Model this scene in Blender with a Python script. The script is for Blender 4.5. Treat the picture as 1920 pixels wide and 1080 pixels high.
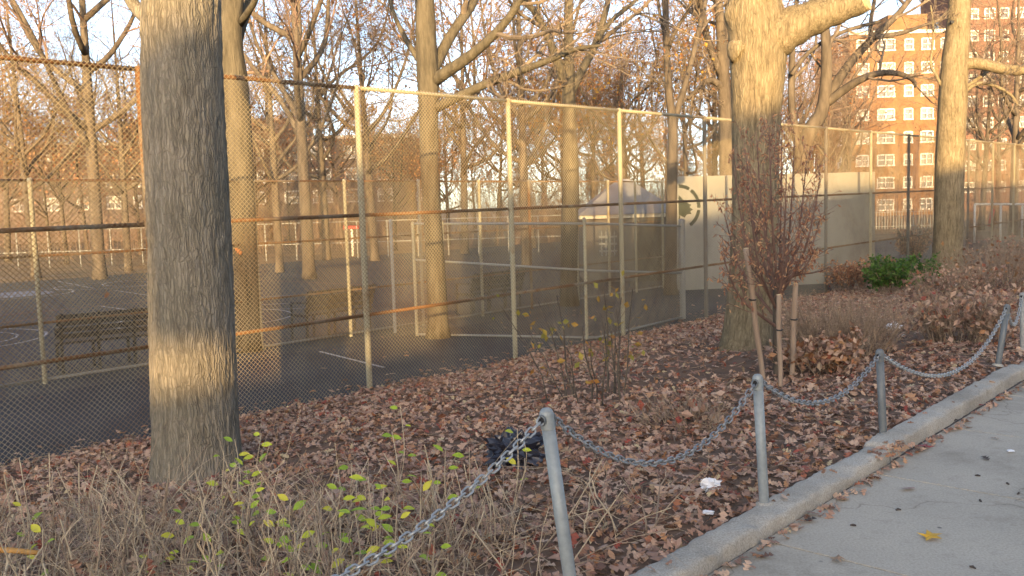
import bpy, math, random
import numpy as np
from mathutils import Vector, Matrix, noise as mnoise
random.seed(7)
RNG = np.random.default_rng(7)
for o in list(bpy.data.objects): bpy.data.objects.remove(o)
SC = bpy.context.scene
COL = SC.collection

# ------------------------------------------------------------------ camera
FPX = 1680.0; EYE = 1.55
PITCH = math.atan(150 / 1680.0); ROLL = math.radians(1.7)
_F = np.array([0, math.cos(PITCH), -math.sin(PITCH)])
_U0 = np.array([0, math.sin(PITCH), math.cos(PITCH)]); _R0 = np.array([1.0, 0, 0])
_R = _R0 * math.cos(ROLL) - _U0 * math.sin(ROLL)
_U = _U0 * math.cos(ROLL) + _R0 * math.sin(ROLL)
CAM = np.array([0, 0, EYE])
cd = bpy.data.cameras.new('camera'); cam = bpy.data.objects.new('camera', cd); COL.objects.link(cam)
cd.sensor_width = 36.0; cd.lens = 36.0 * FPX / 1920.0; cd.clip_start = 0.05; cd.clip_end = 2000
cam.matrix_world = Matrix(((_R[0], _U[0], -_F[0], 0), (_R[1], _U[1], -_F[1], 0), (_R[2], _U[2], -_F[2], EYE), (0, 0, 0, 1)))
SC.camera = cam

# ------------------------------------------------------------------ light
SUN_EL = math.radians(8.0); SUN_AZ = math.radians(0.5)      # the sun stands behind the photographer, travelling along +Y
w = bpy.data.worlds.new('World'); SC.world = w; w.use_nodes = True
nt = w.node_tree; nt.nodes.clear()
sky = nt.nodes.new('ShaderNodeTexSky'); sky.sky_type = 'NISHITA'; sky.sun_disc = False
sky.sun_elevation = SUN_EL; sky.sun_rotation = math.radians(180.0) + SUN_AZ
sky.altitude = 20; sky.air_density = 0.5; sky.dust_density = 1.1; sky.ozone_density = 1.3
bg = nt.nodes.new('ShaderNodeBackground'); bg.inputs[1].default_value = 0.15
ow = nt.nodes.new('ShaderNodeOutputWorld')
nt.links.new(sky.outputs[0], bg.inputs[0]); nt.links.new(bg.outputs[0], ow.inputs[0])
sl = bpy.data.lights.new('sun', 'SUN'); sl.energy = 2.3; sl.angle = math.radians(0.5); sl.color = (1.0, 0.75, 0.42)
so = bpy.data.objects.new('sun', sl); COL.objects.link(so)
sdir = Vector((math.sin(SUN_AZ) * math.cos(SUN_EL), math.cos(SUN_AZ) * math.cos(SUN_EL), -math.sin(SUN_EL)))
so.rotation_euler = sdir.to_track_quat('-Z', 'Y').to_euler()
so.location = (0, -20, 30)
vs = SC.view_settings; vs.view_transform = 'Standard'; vs.look = 'None'; vs.gamma = 1; vs.use_curve_mapping = False
vs.exposure = 2.54
vs.use_white_balance = True; vs.white_balance_temperature = 8500; vs.white_balance_tint = 11
SC.cycles.use_denoising = True
SC.cycles.max_bounces = 4

# ------------------------------------------------------------------ places
ANG = math.radians(42.9)
UU = np.array([math.sin(ANG), math.cos(ANG), 0]); NN = np.array([-math.cos(ANG), math.sin(ANG), 0])
COURT = -0.62
def P3(n, t, z): return NN * n + UU * t + np.array([0, 0, z])     # n away from the road, t along the kerb
def to_nt(p): return float(np.dot(p[:2], NN[:2])), float(np.dot(p[:2], UU[:2]))
def ray(x, y): return _F + _R * (x - 960) / FPX - _U * (y - 540) / FPX
def at_z(x, y, z): d = ray(x, y); return CAM + d * ((z - EYE) / d[2])
def at_d(x, y, Y): d = ray(x, y); return CAM + d * (Y / d[1])
def nz(x, y, z=0.0): return mnoise.noise(Vector((x, y, z)))
def bed_z(n, t):
    s = min(max((n - 2.1) / 6.5, 0), 1.03)
    z = 0.035 - 0.645 * s ** 1.25
    return z + (0.035 * nz(n * .9, t * .9) + 0.015 * nz(n * 3, t * 3, 5)) * min(1, max(0, s * 8))
def at_bed(x, y):
    d = ray(x, y); k = 2.0
    while k < 80:
        p = CAM + d * k; n, t = to_nt(p)
        if p[2] <= bed_z(n, t): return np.array([p[0], p[1], bed_z(n, t)])
        k += 0.02
    return CAM + d * 20

# ------------------------------------------------------------------ mesh helpers
class MB:
    def __init__(s): s.V = []; s.F = []; s.n = 0
    def add(s, V, F):
        V = np.asarray(V, float).reshape(-1, 3); F = np.asarray(F, int)
        s.V.append(V); s.F.append(F + s.n); s.n += len(V); return s
    def box(s, c, size, ax=None, taper=1.0):
        c = np.asarray(c, float); h = np.asarray(size, float) / 2
        if ax is None: ax = np.eye(3)
        v = []
        for k in (-1, 1):
            tp = taper if k > 0 else 1.0
            for i, j in ((-1, -1), (1, -1), (1, 1), (-1, 1)):
                v.append(c + ax[0] * i * h[0] * tp + ax[1] * j * h[1] * tp + ax[2] * k * h[2])
        return s.add(v, [[0, 3, 2, 1], [4, 5, 6, 7], [0, 1, 5, 4], [1, 2, 6, 5], [2, 3, 7, 6], [3, 0, 4, 7]])
    def tubes(s, P, R, k=6, cap=True):
        P = np.asarray(P, float); R = np.asarray(R, float)
        if P.ndim == 2: P = P[None]; R = R[None]
        B, m, _ = P.shape
        T = np.gradient(P, axis=1); T /= np.linalg.norm(T, axis=2, keepdims=True) + 1e-9
        d = P[:, -1] - P[:, 0]; d /= np.linalg.norm(d, axis=1, keepdims=True) + 1e-9
        ref = np.where(np.abs(d[:, 2:3]) > .75, np.array([[1., .03, 0]]), np.array([[.02, .01, 1.]]))[:, None, :]
        A = np.cross(T, np.broadcast_to(ref, T.shape)); A /= np.linalg.norm(A, axis=2, keepdims=True) + 1e-9
        Bv = np.cross(T, A)
        th = np.arange(k) * 2 * math.pi / k
        V = P[:, :, None, :] + R[:, :, None, None] * (np.cos(th)[None, None, :, None] * A[:, :, None, :] + np.sin(th)[None, None, :, None] * Bv[:, :, None, :])
        i = np.arange(m - 1)[:, None] * k; j = np.arange(k)[None, :]; j2 = (j + 1) % k
        q = np.stack([i + j, i + j2, i + k + j2, i + k + j], -1).reshape(-1, 4)
        F = (q[None] + (np.arange(B) * m * k)[:, None, None]).reshape(-1, 4)
        s.add(V.reshape(-1, 3), F)
        if cap and k > 4:
            base = s.n - B * m * k
            for b in range(B):
                o = base + b * m * k
                s.F.append(np.array([list(range(o + k - 1, o - 1, -1))])); s.F.append(np.array([[o + (m - 1) * k + x for x in range(k)]]))
        return s
    def mesh(s, name, mat, smooth=False):
        me = bpy.data.meshes.new(name)
        V = np.concatenate(s.V) if s.V else np.zeros((0, 3))
        me.vertices.add(len(V)); me.vertices.foreach_set('co', V.ravel().astype(np.float32))
        ls = []; tot = []
        for f in s.F: ls.append(f.ravel()); tot.append(np.full(len(f), f.shape[1]))
        ls = np.concatenate(ls).astype(np.int32); tot = np.concatenate(tot).astype(np.int32)
        st = np.concatenate([[0], np.cumsum(tot)[:-1]]).astype(np.int32)
        me.loops.add(len(ls)); me.loops.foreach_set('vertex_index', ls)
        me.polygons.add(len(tot)); me.polygons.foreach_set('loop_start', st); me.polygons.foreach_set('loop_total', tot)
        me.polygons.foreach_set('use_smooth', np.full(len(tot), bool(smooth)))
        me.update(calc_edges=True); me.validate()
        if mat: me.materials.append(mat)
        return me
    def build(s, name, mat, parent=None, smooth=False, loc=None):
        return link(name, s.mesh(name, mat, smooth), parent, loc)
def link(name, me, parent=None, loc=None):
    o = bpy.data.objects.new(name, me); COL.objects.link(o)
    if parent is not None: o.parent = parent
    if loc is not None: o.location = loc
    return o
def tag(o, label=None, cat=None, group=None, kind=None):
    if label: o['label'] = label
    if cat: o['category'] = cat
    if group: o['group'] = group
    if kind: o['kind'] = kind
    return o
def thing(name, label, cat, loc=(0, 0, 0), group=None):
    o = bpy.data.objects.new(name, None); COL.objects.link(o); o.location = tuple(loc); o.empty_display_size = .2
    return tag(o, label, cat, group)
def local(o, P): return np.asarray(P, float) - np.array(o.location)
def resample(P, R, m):
    P = np.asarray(P, float); R = np.asarray(R, float)
    # Catmull-Rom through the points, then m even samples
    Q = []; S = []
    for i in range(len(P) - 1):
        p0 = P[max(i - 1, 0)]; p1 = P[i]; p2 = P[i + 1]; p3 = P[min(i + 2, len(P) - 1)]
        for a in np.linspace(0, 1, 8, endpoint=False):
            Q.append(.5 * (2 * p1 + (p2 - p0) * a + (2 * p0 - 5 * p1 + 4 * p2 - p3) * a * a + (-p0 + 3 * p1 - 3 * p2 + p3) * a ** 3)); S.append(R[i] * (1 - a) + R[i + 1] * a)
    Q.append(P[-1]); S.append(R[-1]); Q = np.array(Q); S = np.array(S)
    L = np.concatenate([[0], np.cumsum(np.linalg.norm(np.diff(Q, axis=0), axis=1))])
    k = np.linspace(0, L[-1], m)
    return np.stack([np.interp(k, L, Q[:, i]) for i in range(3)], 1), np.interp(k, L, S)

# ------------------------------------------------------------------ materials
def newmat(name, rough=.8, metal=0.0, spec=.3):
    m = bpy.data.materials.new(name); m.use_nodes = True
    b = m.node_tree.nodes['Principled BSDF']; b.inputs['Roughness'].default_value = rough; b.inputs['Metallic'].default_value = metal
    b.inputs['Specular IOR Level'].default_value = spec
    return m, m.node_tree, b
def nd(t, typ, **kw):
    x = t.nodes.new(typ)
    for k, v in kw.items():
        if k in x.inputs: x.inputs[k].default_value = v
        else: setattr(x, k, v)
    return x
def coords(t, scale=(1, 1, 1), src='Object'):
    tc = nd(t, 'ShaderNodeTexCoord'); mp = nd(t, 'ShaderNodeMapping'); mp.inputs['Scale'].default_value = scale
    t.links.new(tc.outputs[src], mp.inputs[0]); return mp.outputs[0]
def noi(t, co, scale, detail=5, rough=.6):
    n = nd(t, 'ShaderNodeTexNoise', Scale=scale, Detail=detail, Roughness=rough)
    if co is not None: t.links.new(co, n.inputs['Vector'])
    return n.outputs[0]
def ramp(t, fac, stops, interp='LINEAR'):
    r = nd(t, 'ShaderNodeValToRGB'); r.color_ramp.interpolation = interp; e = r.color_ramp.elements
    while len(e) < len(stops): e.new(.5)
    for i, (p, c) in enumerate(stops): e[i].position = p; e[i].color = (c[0], c[1], c[2], 1) if hasattr(c, '__len__') else (c, c, c, 1)
    t.links.new(fac, r.inputs[0]); return r.outputs[0]
def mix(t, fac, a, b, mode='MIX'):
    m = nd(t, 'ShaderNodeMix', data_type='RGBA', blend_type=mode)
    for i, v in ((6, a), (7, b)):
        if hasattr(v, 'links'): t.links.new(v, m.inputs[i])
        else: m.inputs[i].default_value = (*v, 1)
    if hasattr(fac, 'links'): t.links.new(fac, m.inputs[0])
    else: m.inputs[0].default_value = fac
    return m.outputs[2]
def bump(t, b, h, strength=.4, dist=.02):
    n = nd(t, 'ShaderNodeBump', Strength=strength, Distance=dist); t.links.new(h, n.inputs['Height']); t.links.new(n.outputs[0], b.inputs['Normal'])
def m_noise(name, c1, c2, scale=4, rough=.85, bs=.3, bd=.01, stretch=(1, 1, 1), c3=None, spec=.25, metal=0, detail=7):
    m, t, b = newmat(name, rough, metal, spec); co = coords(t, stretch)
    n = noi(t, co, scale, detail); st = [(.32, c1), (.68, c2)] if c3 is None else [(.3, c1), (.5, c2), (.72, c3)]
    t.links.new(ramp(t, n, st), b.inputs['Base Color'])
    if bs: bump(t, b, noi(t, co, scale * 4, 6), bs, bd)
    return m
def m_island(name, stops, rough=.7, trans=0.0, noise_amt=.25):
    m, t, b = newmat(name, rough, 0, .3)
    g = nd(t, 'ShaderNodeNewGeometry'); c = ramp(t, g.outputs['Random Per Island'], stops)
    n = noi(t, coords(t), 60, 2); c = mix(t, noise_amt, c, ramp(t, n, [(.3, (.3, .3, .3)), (.7, (1, 1, 1))]), 'MULTIPLY')
    t.links.new(c, b.inputs['Base Color'])
    if trans:
        o = t.nodes['Material Output']; tr = nd(t, 'ShaderNodeBsdfTranslucent'); t.links.new(c, tr.inputs[0])
        ms = nd(t, 'ShaderNodeMixShader'); ms.inputs[0].default_value = trans
        t.links.new(b.outputs[0], ms.inputs[1]); t.links.new(tr.outputs[0], ms.inputs[2]); t.links.new(ms.outputs[0], o.inputs[0])
    return m
def m_bark(name, dark, mid, light, sc=1.0, bs=.7):
    m, t, b = newmat(name, .9, 0, .15)
    co = coords(t, (1, 1, .13)); co2 = coords(t)
    v = nd(t, 'ShaderNodeTexVoronoi', feature='DISTANCE_TO_EDGE', Scale=52 * sc)
    wob = nd(t, 'ShaderNodeVectorMath', operation='ADD'); nn = nd(t, 'ShaderNodeTexNoise', Scale=9 * sc, Detail=4); t.links.new(co2, nn.inputs['Vector'])
    sc_ = nd(t, 'ShaderNodeVectorMath', operation='SCALE'); sc_.inputs['Scale'].default_value = .05; t.links.new(nn.outputs['Color'], sc_.inputs[0])
    t.links.new(co, wob.inputs[0]); t.links.new(sc_.outputs[0], wob.inputs[1]); t.links.new(wob.outputs[0], v.inputs['Vector'])
    crack = ramp(t, v.outputs['Distance'], [(0, 0), (.22, 1)])
    n1 = noi(t, co, 30 * sc, 8, .7); n2 = noi(t, co2, 2.2, 5)
    c = ramp(t, n1, [(.3, dark), (.5, mid), (.75, light)])
    c = mix(t, .6, c, ramp(t, n2, [(.3, (.62, .62, .55)), (.65, (1.1, 1.05, 1.0))]), 'MULTIPLY')
    c = mix(t, .30, c, mix(t, 1.0, c, crack, 'MULTIPLY'))
    t.links.new(c, b.inputs['Base Color'])
    h = mix(t, .5, crack, n1)
    bump(t, b, h, bs, .02)
    return m
def m_metal_rust(name, base, rust, amount=.5, scale=3.0, rough=.6):
    m, t, b = newmat(name, rough, 0.15, .35); co = coords(t, src='Object')
    n = noi(t, co, scale, 8, .7); n2 = noi(t, co, 40, 4)
    r = ramp(t, n2, [(.3, tuple(x * .55 for x in rust)), (.7, rust)])
    g = ramp(t, n2, [(.3, tuple(x * .8 for x in base)), (.7, base)])
    f = ramp(t, n, [(1 - amount - .08, 0), (1 - amount + .08, 1)])
    t.links.new(mix(t, f, g, r), b.inputs['Base Color']); bump(t, b, n2, .3, .003)
    return m

M = {}
M['bark_a'] = m_bark('bark_grey', (.14, .122, .096), (.235, .207, .165), (.33, .295, .24), 1.0, .7)
M['bark_b'] = m_bark('bark_tan', (.11, .086, .058), (.25, .20, .13), (.34, .285, .195), .8, .6)
M['bark_c'] = m_noise('bark_dark', (.05, .04, .032), (.135, .108, .082), 6, .9, .4, .02, (1, 1, .25))
M['bark_p'] = m_noise('bark_pale', (.055, .047, .034), (.13, .11, .078), 9, .9, .9, .03, (1, 1, .2))
M['twig'] = m_noise('twig_brown', (.085, .066, .052), (.23, .18, .135), 3, .9, 0)
M['twig_red'] = m_noise('twig_reddish', (.10, .065, .052), (.24, .165, .125), 3, .9, 0)
M['sapling_twig'] = m_noise('sapling_twig', (.10, .06, .05), (.22, .13, .10), 5, .9, 0)
M['cut'] = m_noise('cut_wood', (.38, .28, .16), (.50, .40, .25), 12, .85, .3)
M['litter'] = m_island('fallen_leaf', [(0, (.13, .07, .052)), (.15, (.28, .155, .11)), (.42, (.44, .265, .19)), (.7, (.55, .38, .275)), (.84, (.44, .22, .11)), (.93, (.33, .075, .055)), (.96, (.30, .20, .13)), (1, (.60, .47, .28))], .75, .12)
M['rustleaf'] = m_island('rust_leaf', [(0, (.15, .065, .035)), (.5, (.28, .125, .06)), (1, (.38, .20, .09))], .7, .3)
M['redleaf'] = m_island('red_brown_leaf', [(0, (.20, .075, .055)), (.5, (.42, .20, .11)), (1, (.56, .33, .18))], .7, .2)
M['undleaf'] = m_island('undergrowth_leaf', [(0, (.06, .035, .028)), (.5, (.14, .075, .055)), (1, (.24, .14, .095))], .8, .15)
M['oliveleaf'] = m_island('olive_leaf', [(0, (.16, .15, .03)), (.6, (.30, .25, .05)), (1, (.42, .30, .06))], .6, .25)
M['goldleaf'] = m_island('golden_leaf', [(0, (.22, .13, .03)), (.6, (.42, .25, .06)), (1, (.40, .16, .04))], .7, .3)
M['greenleaf'] = m_island('evergreen_leaf', [(0, (.03, .08, .015)), (.6, (.07, .16, .03)), (1, (.12, .22, .04))], .5, .2)
M['dryhedge'] = m_noise('dry_stem', (.30, .225, .15), (.54, .44, .31), 5, .85, 0)
M['drygrey'] = m_noise('dry_twig', (.16, .108, .078), (.37, .275, .195), 7, .9, 0)
M['dirt'] = m_noise('leafy_soil', (.09, .058, .042), (.17, .105, .07), 3.5, .95, .8, .03, c3=(.19, .115, .075))
M['earth'] = m_noise('park_ground', (.12, .085, .05), (.22, .15, .085), .35, .95, .5, .05, c3=(.30, .19, .09))
M['asphalt'] = m_noise('court_asphalt', (.030, .033, .040), (.042, .046, .054), .55, .85, .3, .004, c3=(.06, .064, .072))
M['road'] = m_noise('road_asphalt', (.04, .04, .04), (.07, .07, .07), 1.5, .85, .3, .004)
M['apron'] = m_noise('apron_concrete', (.05, .05, .05), (.085, .084, .08), .8, .85, .3, .004)
M['paint_w'] = m_noise('line_paint', (.24, .24, .25), (.44, .44, .45), 6, .7, 0)
M['paint_r'] = m_noise('red_line_paint', (.14, .05, .045), (.26, .09, .075), 6, .7, 0)
M['paint_b'] = m_noise('blue_court_paint', (.09, .11, .17), (.20, .23, .29), 3, .7, 0)
def m_concrete(name, c1, c2, c3, gs=90, gm=.35, bs=.2, gum=False):
    m, t, b = newmat(name, .88, 0, .25); co = coords(t)
    a = noi(t, co, 1.3, 8, .65); f = noi(t, co, gs, 3, .75); d = noi(t, co, 9, 6, .7)
    c = ramp(t, a, [(.3, c1), (.5, c2), (.72, c3)])
    c = mix(t, gm, c, ramp(t, f, [(.32, (.35, .35, .34)), (.5, (.9, .9, .9)), (.68, (1.35, 1.35, 1.33))]), 'MULTIPLY')
    c = mix(t, .5, c, ramp(t, d, [(.28, (.6, .58, .55)), (.45, (1, 1, 1))]), 'MULTIPLY')
    if gum:
        v = nd(t, 'ShaderNodeTexVoronoi', Scale=5.5); t.links.new(co, v.inputs['Vector']); g = ramp(t, v.outputs['Distance'], [(.045, 1), (.075, 0)]); sp_ = ramp(t, noi(t, co, 1.9, 2), [(.52, 0), (.56, 1)])
        c = mix(t, mix(t, 1.0, g, sp_, 'MULTIPLY'), c, (.13, .12, .11))
        st = ramp(t, noi(t, co, .8, 9, .75), [(.36, (.66, .65, .63)), (.5, (1, 1, 1)), (.7, (1.1, 1.09, 1.07))]); c = mix(t, .8, c, st, 'MULTIPLY')
        vc = nd(t, 'ShaderNodeTexVoronoi', feature='DISTANCE_TO_EDGE', Scale=.55); cw = nd(t, 'ShaderNodeVectorMath', operation='ADD'); nn_ = nd(t, 'ShaderNodeTexNoise', Scale=2.5, Detail=7); t.links.new(co, nn_.inputs['Vector']); t.links.new(co, cw.inputs[0]); t.links.new(nn_.outputs['Color'], cw.inputs[1]); t.links.new(cw.outputs[0], vc.inputs['Vector'])
        c = mix(t, .55, c, mix(t, 1.0, c, ramp(t, vc.outputs['Distance'], [(.0, (.3, .28, .26)), (.006, (1, 1, 1))]), 'MULTIPLY'))
    t.links.new(c, b.inputs['Base Color']); bump(t, b, mix(t, .5, f, d), bs, .006)
    return m
M['sidewalk'] = m_concrete('sidewalk_concrete', (.385, .338, .272), (.415, .366, .297), (.45, .396, .322), gum=True)
M['kerb'] = m_concrete('kerb_concrete', (.28, .25, .205), (.40, .362, .305), (.52, .472, .40), 120, .6, .55)
M['wall'] = m_noise('painted_wall', (.235, .232, .205), (.315, .31, .275), .9, .9, .15, .004, (1, 1, .4))
M['logo'] = m_noise('stencil_green', (.035, .045, .035), (.06, .07, .055), 8, .8, 0)
M['galv'] = m_metal_rust('galvanised_pipe', (.42, .385, .275), (.32, .15, .05), .36, 2.2)
M['galv2'] = m_metal_rust('grey_pipe', (.30, .305, .29), (.24, .12, .05), .34, 2.0)
M['rail'] = m_metal_rust('rusty_rail', (.30, .255, .19), (.235, .105, .042), .58, 1.6, .75)
M['dpost'] = m_metal_rust('dark_post', (.17, .16, .145), (.22, .11, .05), .3, 2.0)
M['wire'] = m_metal_rust('fence_wire', (.29, .235, .145), (.20, .12, .055), .45, .7)
M['bollard'] = m_metal_rust('bollard_paint', (.27, .30, .305), (.20, .13, .08), .22, 7, .5)
M['bollard2'] = m_metal_rust('bollard_dark', (.15, .165, .17), (.16, .10, .06), .28, 7, .5)
M['chain'] = m_noise('chain_steel', (.26, .27, .27), (.48, .49, .48), 30, .42, .2, .002, metal=.55, spec=.5)
M['chain2'] = m_noise('chain_blue_steel', (.16, .17, .175), (.36, .37, .375), 30, .42, .2, .002, metal=.55, spec=.5)
M['stake'] = m_noise('stake_wood', (.20, .135, .095), (.36, .27, .20), 9, .9, .4, .004, (1, 1, .08))
M['black'] = m_noise('black_iron', (.02, .02, .022), (.035, .035, .037), 9, .6, 0)
M['bag'] = m_noise('black_plastic', (.012, .012, .018), (.022, .022, .032), 9, .28, 0, spec=.6)
M['paper'] = m_noise('white_paper', (.62, .63, .66), (.8, .8, .8), 12, .8, .3)
M['brick'] = m_noise('brick_orange', (.135, .068, .035), (.17, .09, .047), .9, .9, 0, c3=(.21, .115, .062))
M['brick2'] = m_noise('brick_red_shaded', (.13, .065, .048), (.19, .10, .072), .9, .9, 0)  # red brick darkened in colour to carry the shade on the far wing
M['brick3'] = m_noise('brick_salmon', (.10, .075, .064), (.155, .118, .10), .5, .9, 0)
M['frame'] = m_noise('window_white', (.46, .45, .42), (.58, .57, .54), 4, .6, 0)
M['blind'] = m_noise('window_blind', (.24, .23, .21), (.36, .35, .32), 3, .8, 0)
M['coping'] = m_noise('coping_stone', (.45, .43, .40), (.58, .55, .50), 3, .8, 0)
m, t, b = newmat('window_glass', .12, 0, .6); b.inputs['Base Color'].default_value = (.10, .115, .13, 1); M['glass'] = m
M['roofgrey'] = m_noise('shed_roof', (.16, .17, .19), (.23, .24, .26), 3, .6, 0)
M['shed'] = m_noise('shed_wall', (.11, .10, .095), (.16, .15, .14), 3, .9, 0)
M['cream'] = m_noise('cream_paint', (.55, .52, .43), (.66, .62, .5), 3, .8, 0)
M['red'] = m_noise('red_plastic', (.50, .03, .03), (.6, .05, .05), 3, .5, 0)
for i, c in enumerate([(.42, .46, .05), (.30, .40, .045), (.50, .46, .06), (.22, .33, .04), (.40, .30, .06)]):
    M['lf%d' % i] = m_noise('privet_leaf_%d' % i, tuple(x * .75 for x in c), c, 40, .55, 0)
M['lf_y'] = m_noise('yellow_leaf', (.50, .26, .03), (.62, .36, .05), 30, .6, 0)
M['lf_r'] = m_noise('crimson_leaf', (.20, .045, .045), (.30, .08, .07), 30, .6, 0)
M['lf_t'] = m_noise('tan_leaf', (.24, .15, .10), (.33, .22, .14), 30, .6, 0)
M['lf_d'] = m_noise('dark_leaf', (.05, .04, .035), (.09, .07, .06), 30, .6, 0)
M['lf_p'] = m_noise('dusty_pink_leaf', (.27, .16, .13), (.34, .22, .18), 30, .6, 0)

# ------------------------------------------------------------------ ground, court, sidewalk, kerb
mb = MB(); S = 700
mb.add([(-S, -S, -.70), (S, -S, -.70), (S, S, -.70), (-S, S, -.70)], [[0, 1, 2, 3]])
tag(mb.build('ground', M['earth']), kind='structure')
def sheet(name, pts, z, mat, parent=None, kind='structure'):
    mb = MB(); mb.add([(p[0], p[1], z) for p in pts], [list(range(len(pts)))])
    o = mb.build(name, mat, parent)
    if parent is None: o['kind'] = kind
    return o
def strip_nt(n0, n1, t0, t1): return [P3(n0, t0, 0), P3(n1, t0, 0), P3(n1, t1, 0), P3(n0, t1, 0)][::-1]
court = sheet('court_pavement', strip_nt(8.2, 31.5, -30, 46), COURT, M['asphalt'])
sheet('court_apron', strip_nt(31.5, 35.5, -34, 50), COURT + .004, M['apron'])
sheet('path', strip_nt(12.0, 13.3, -30, 46), COURT + .004, M['apron'])
# painted markings
def ring(name, c, r, wd, mat, a0=0, a1=360, z=.009):
    mb = MB(); N = 40; V = []
    for i in range(N + 1):
        a = math.radians(a0 + (a1 - a0) * i / N)
        for rr in (r - wd / 2, r + wd / 2): V.append((c[0] + rr * math.cos(a), c[1] + rr * math.sin(a), COURT + z))
    mb.add(V, [[2 * i, 2 * i + 1, 2 * i + 3, 2 * i + 2] for i in range(N)])
    mb.build(name, mat, court)
def disc(name, c, r, mat, z=.005):
    mb = MB(); N = 36; mb.add([(c[0] + r * math.cos(2 * math.pi * i / N), c[1] + r * math.sin(2 * math.pi * i / N), COURT + z) for i in range(N)], [list(range(N))]); mb.build(name, mat, court)
def line(name, a, b, wd, mat, z=.009):
    a = np.array(a[:2]); b = np.array(b[:2]); d = (b - a) / np.linalg.norm(b - a); q = np.array([-d[1], d[0]]) * wd / 2
    mb = MB(); mb.add([(*(a - q), COURT + z), (*(b - q), COURT + z), (*(b + q), COURT + z), (*(a + q), COURT + z)], [[0, 1, 2, 3]]); mb.build(name, mat, court)
c1 = at_z(15, 553, COURT); ring('circle_line', c1, 1.8, .07, M['paint_w']); disc('key_paint', c1, 1.25, M['paint_b'])
c2 = at_z(65, 637, COURT) - np.array([1.8, 0, 0]); ring('circle_line', c2, 1.8, .06, M['paint_w']); ring('circle_line', c2, 1.3, .05, M['paint_w'])
c3 = at_z(195, 536, COURT); ring('circle_line', c3, 1.5, .06, M['paint_w'])
c4 = at_z(228, 603, COURT) + np.array([1.8, 0, 0]); ring('circle_line', c4, 1.8, .06, M['paint_w'])
c5 = at_z(300, 528, COURT); ring('circle_line', c5, 1.8, .06, M['paint_w'])
c6 = at_z(560, 565, COURT); ring('circle_line', c6, 1.8, .06, M['paint_w'])
for (a, b, wd, mt) in [((0, 592), (420, 552), .08, 'paint_r'), ((0, 606), (420, 563), .08, 'paint_r'), ((105, 527), (175, 541), .06, 'paint_w'), ((215, 545), (290, 556), .06, 'paint_w'),
                       ((185, 574), (290, 588), .06, 'paint_w'), ((0, 522), (440, 500), .07, 'paint_w'), ((440, 575), (700, 560), .07, 'paint_w'), ((600, 660), (720, 690), .06, 'paint_w'), ((470, 525), (700, 535), .06, 'paint_r')]:
    line('court_line', at_z(*a, COURT), at_z(*b, COURT), wd, M[mt])

# bed of soil that falls from the kerb to the court
mb = MB(); ns = np.linspace(2.02, 8.85, 56); ts = np.linspace(-9, 46, 330); V = []
for n in ns:
    for t in ts:
        z = bed_z(n, t) if n < 8.62 else bed_z(8.6, t) - (n - 8.6) * .5
        V.append(P3(n, t, z))
NT = len(ts); F = [[i * NT + j, i * NT + j + 1, (i + 1) * NT + j + 1, (i + 1) * NT + j] for i in range(len(ns) - 1) for j in range(NT - 1)]
mb.add(V, F); bed = mb.build('planting_bed_soil', M['dirt'], smooth=True); bed['kind'] = 'structure'

# sidewalk of slabs with recessed joints
base = sheet('sidewalk', strip_nt(-2.6, 1.93, -9, 46), -.008, M['lf_d'])
joints = [-9 + 0.0] + [3.68 + 1.3 * k for k in range(-9, 33)]
for i in range(len(joints) - 1):
    for (n0, n1) in ((-2.6, -1.12), (-1.12, .38), (.38, 1.895)):
        t0, t1 = joints[i] + .0065, joints[i + 1] - .0065; n0 += .006; n1 -= .006
        dz = 0.0; tl = 0.0
        mb = MB(); bv = .002
        V = [P3(n0, t0, -.03), P3(n1, t0, -.03), P3(n1, t1, -.03), P3(n0, t1, -.03)]
        V += [P3(n0, t0, dz - bv), P3(n1, t0, dz - bv), P3(n1, t1, dz + tl - bv), P3(n0, t1, dz + tl - bv)]
        V += [P3(n0 + bv, t0 + bv, dz), P3(n1 - bv, t0 + bv, dz), P3(n1 - bv, t1 - bv, dz + tl), P3(n0 + bv, t1 - bv, dz + tl)]
        F = [[8, 11, 10, 9]]
        for k in range(4):
            l = (k + 1) % 4; F += [[k, 4 + k, 4 + l, l], [4 + k, 8 + k, 8 + l, 4 + l]]
        mb.add(V, F); mb.build('slab', M['sidewalk'], base)
# road behind the photographer
sheet('road', strip_nt(-14.0, -2.78, -60, 60), -.14, M['road'])
sheet('far_pavement', strip_nt(-22.2, -14.0, -60, 60), -.02, M['apron'])
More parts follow.
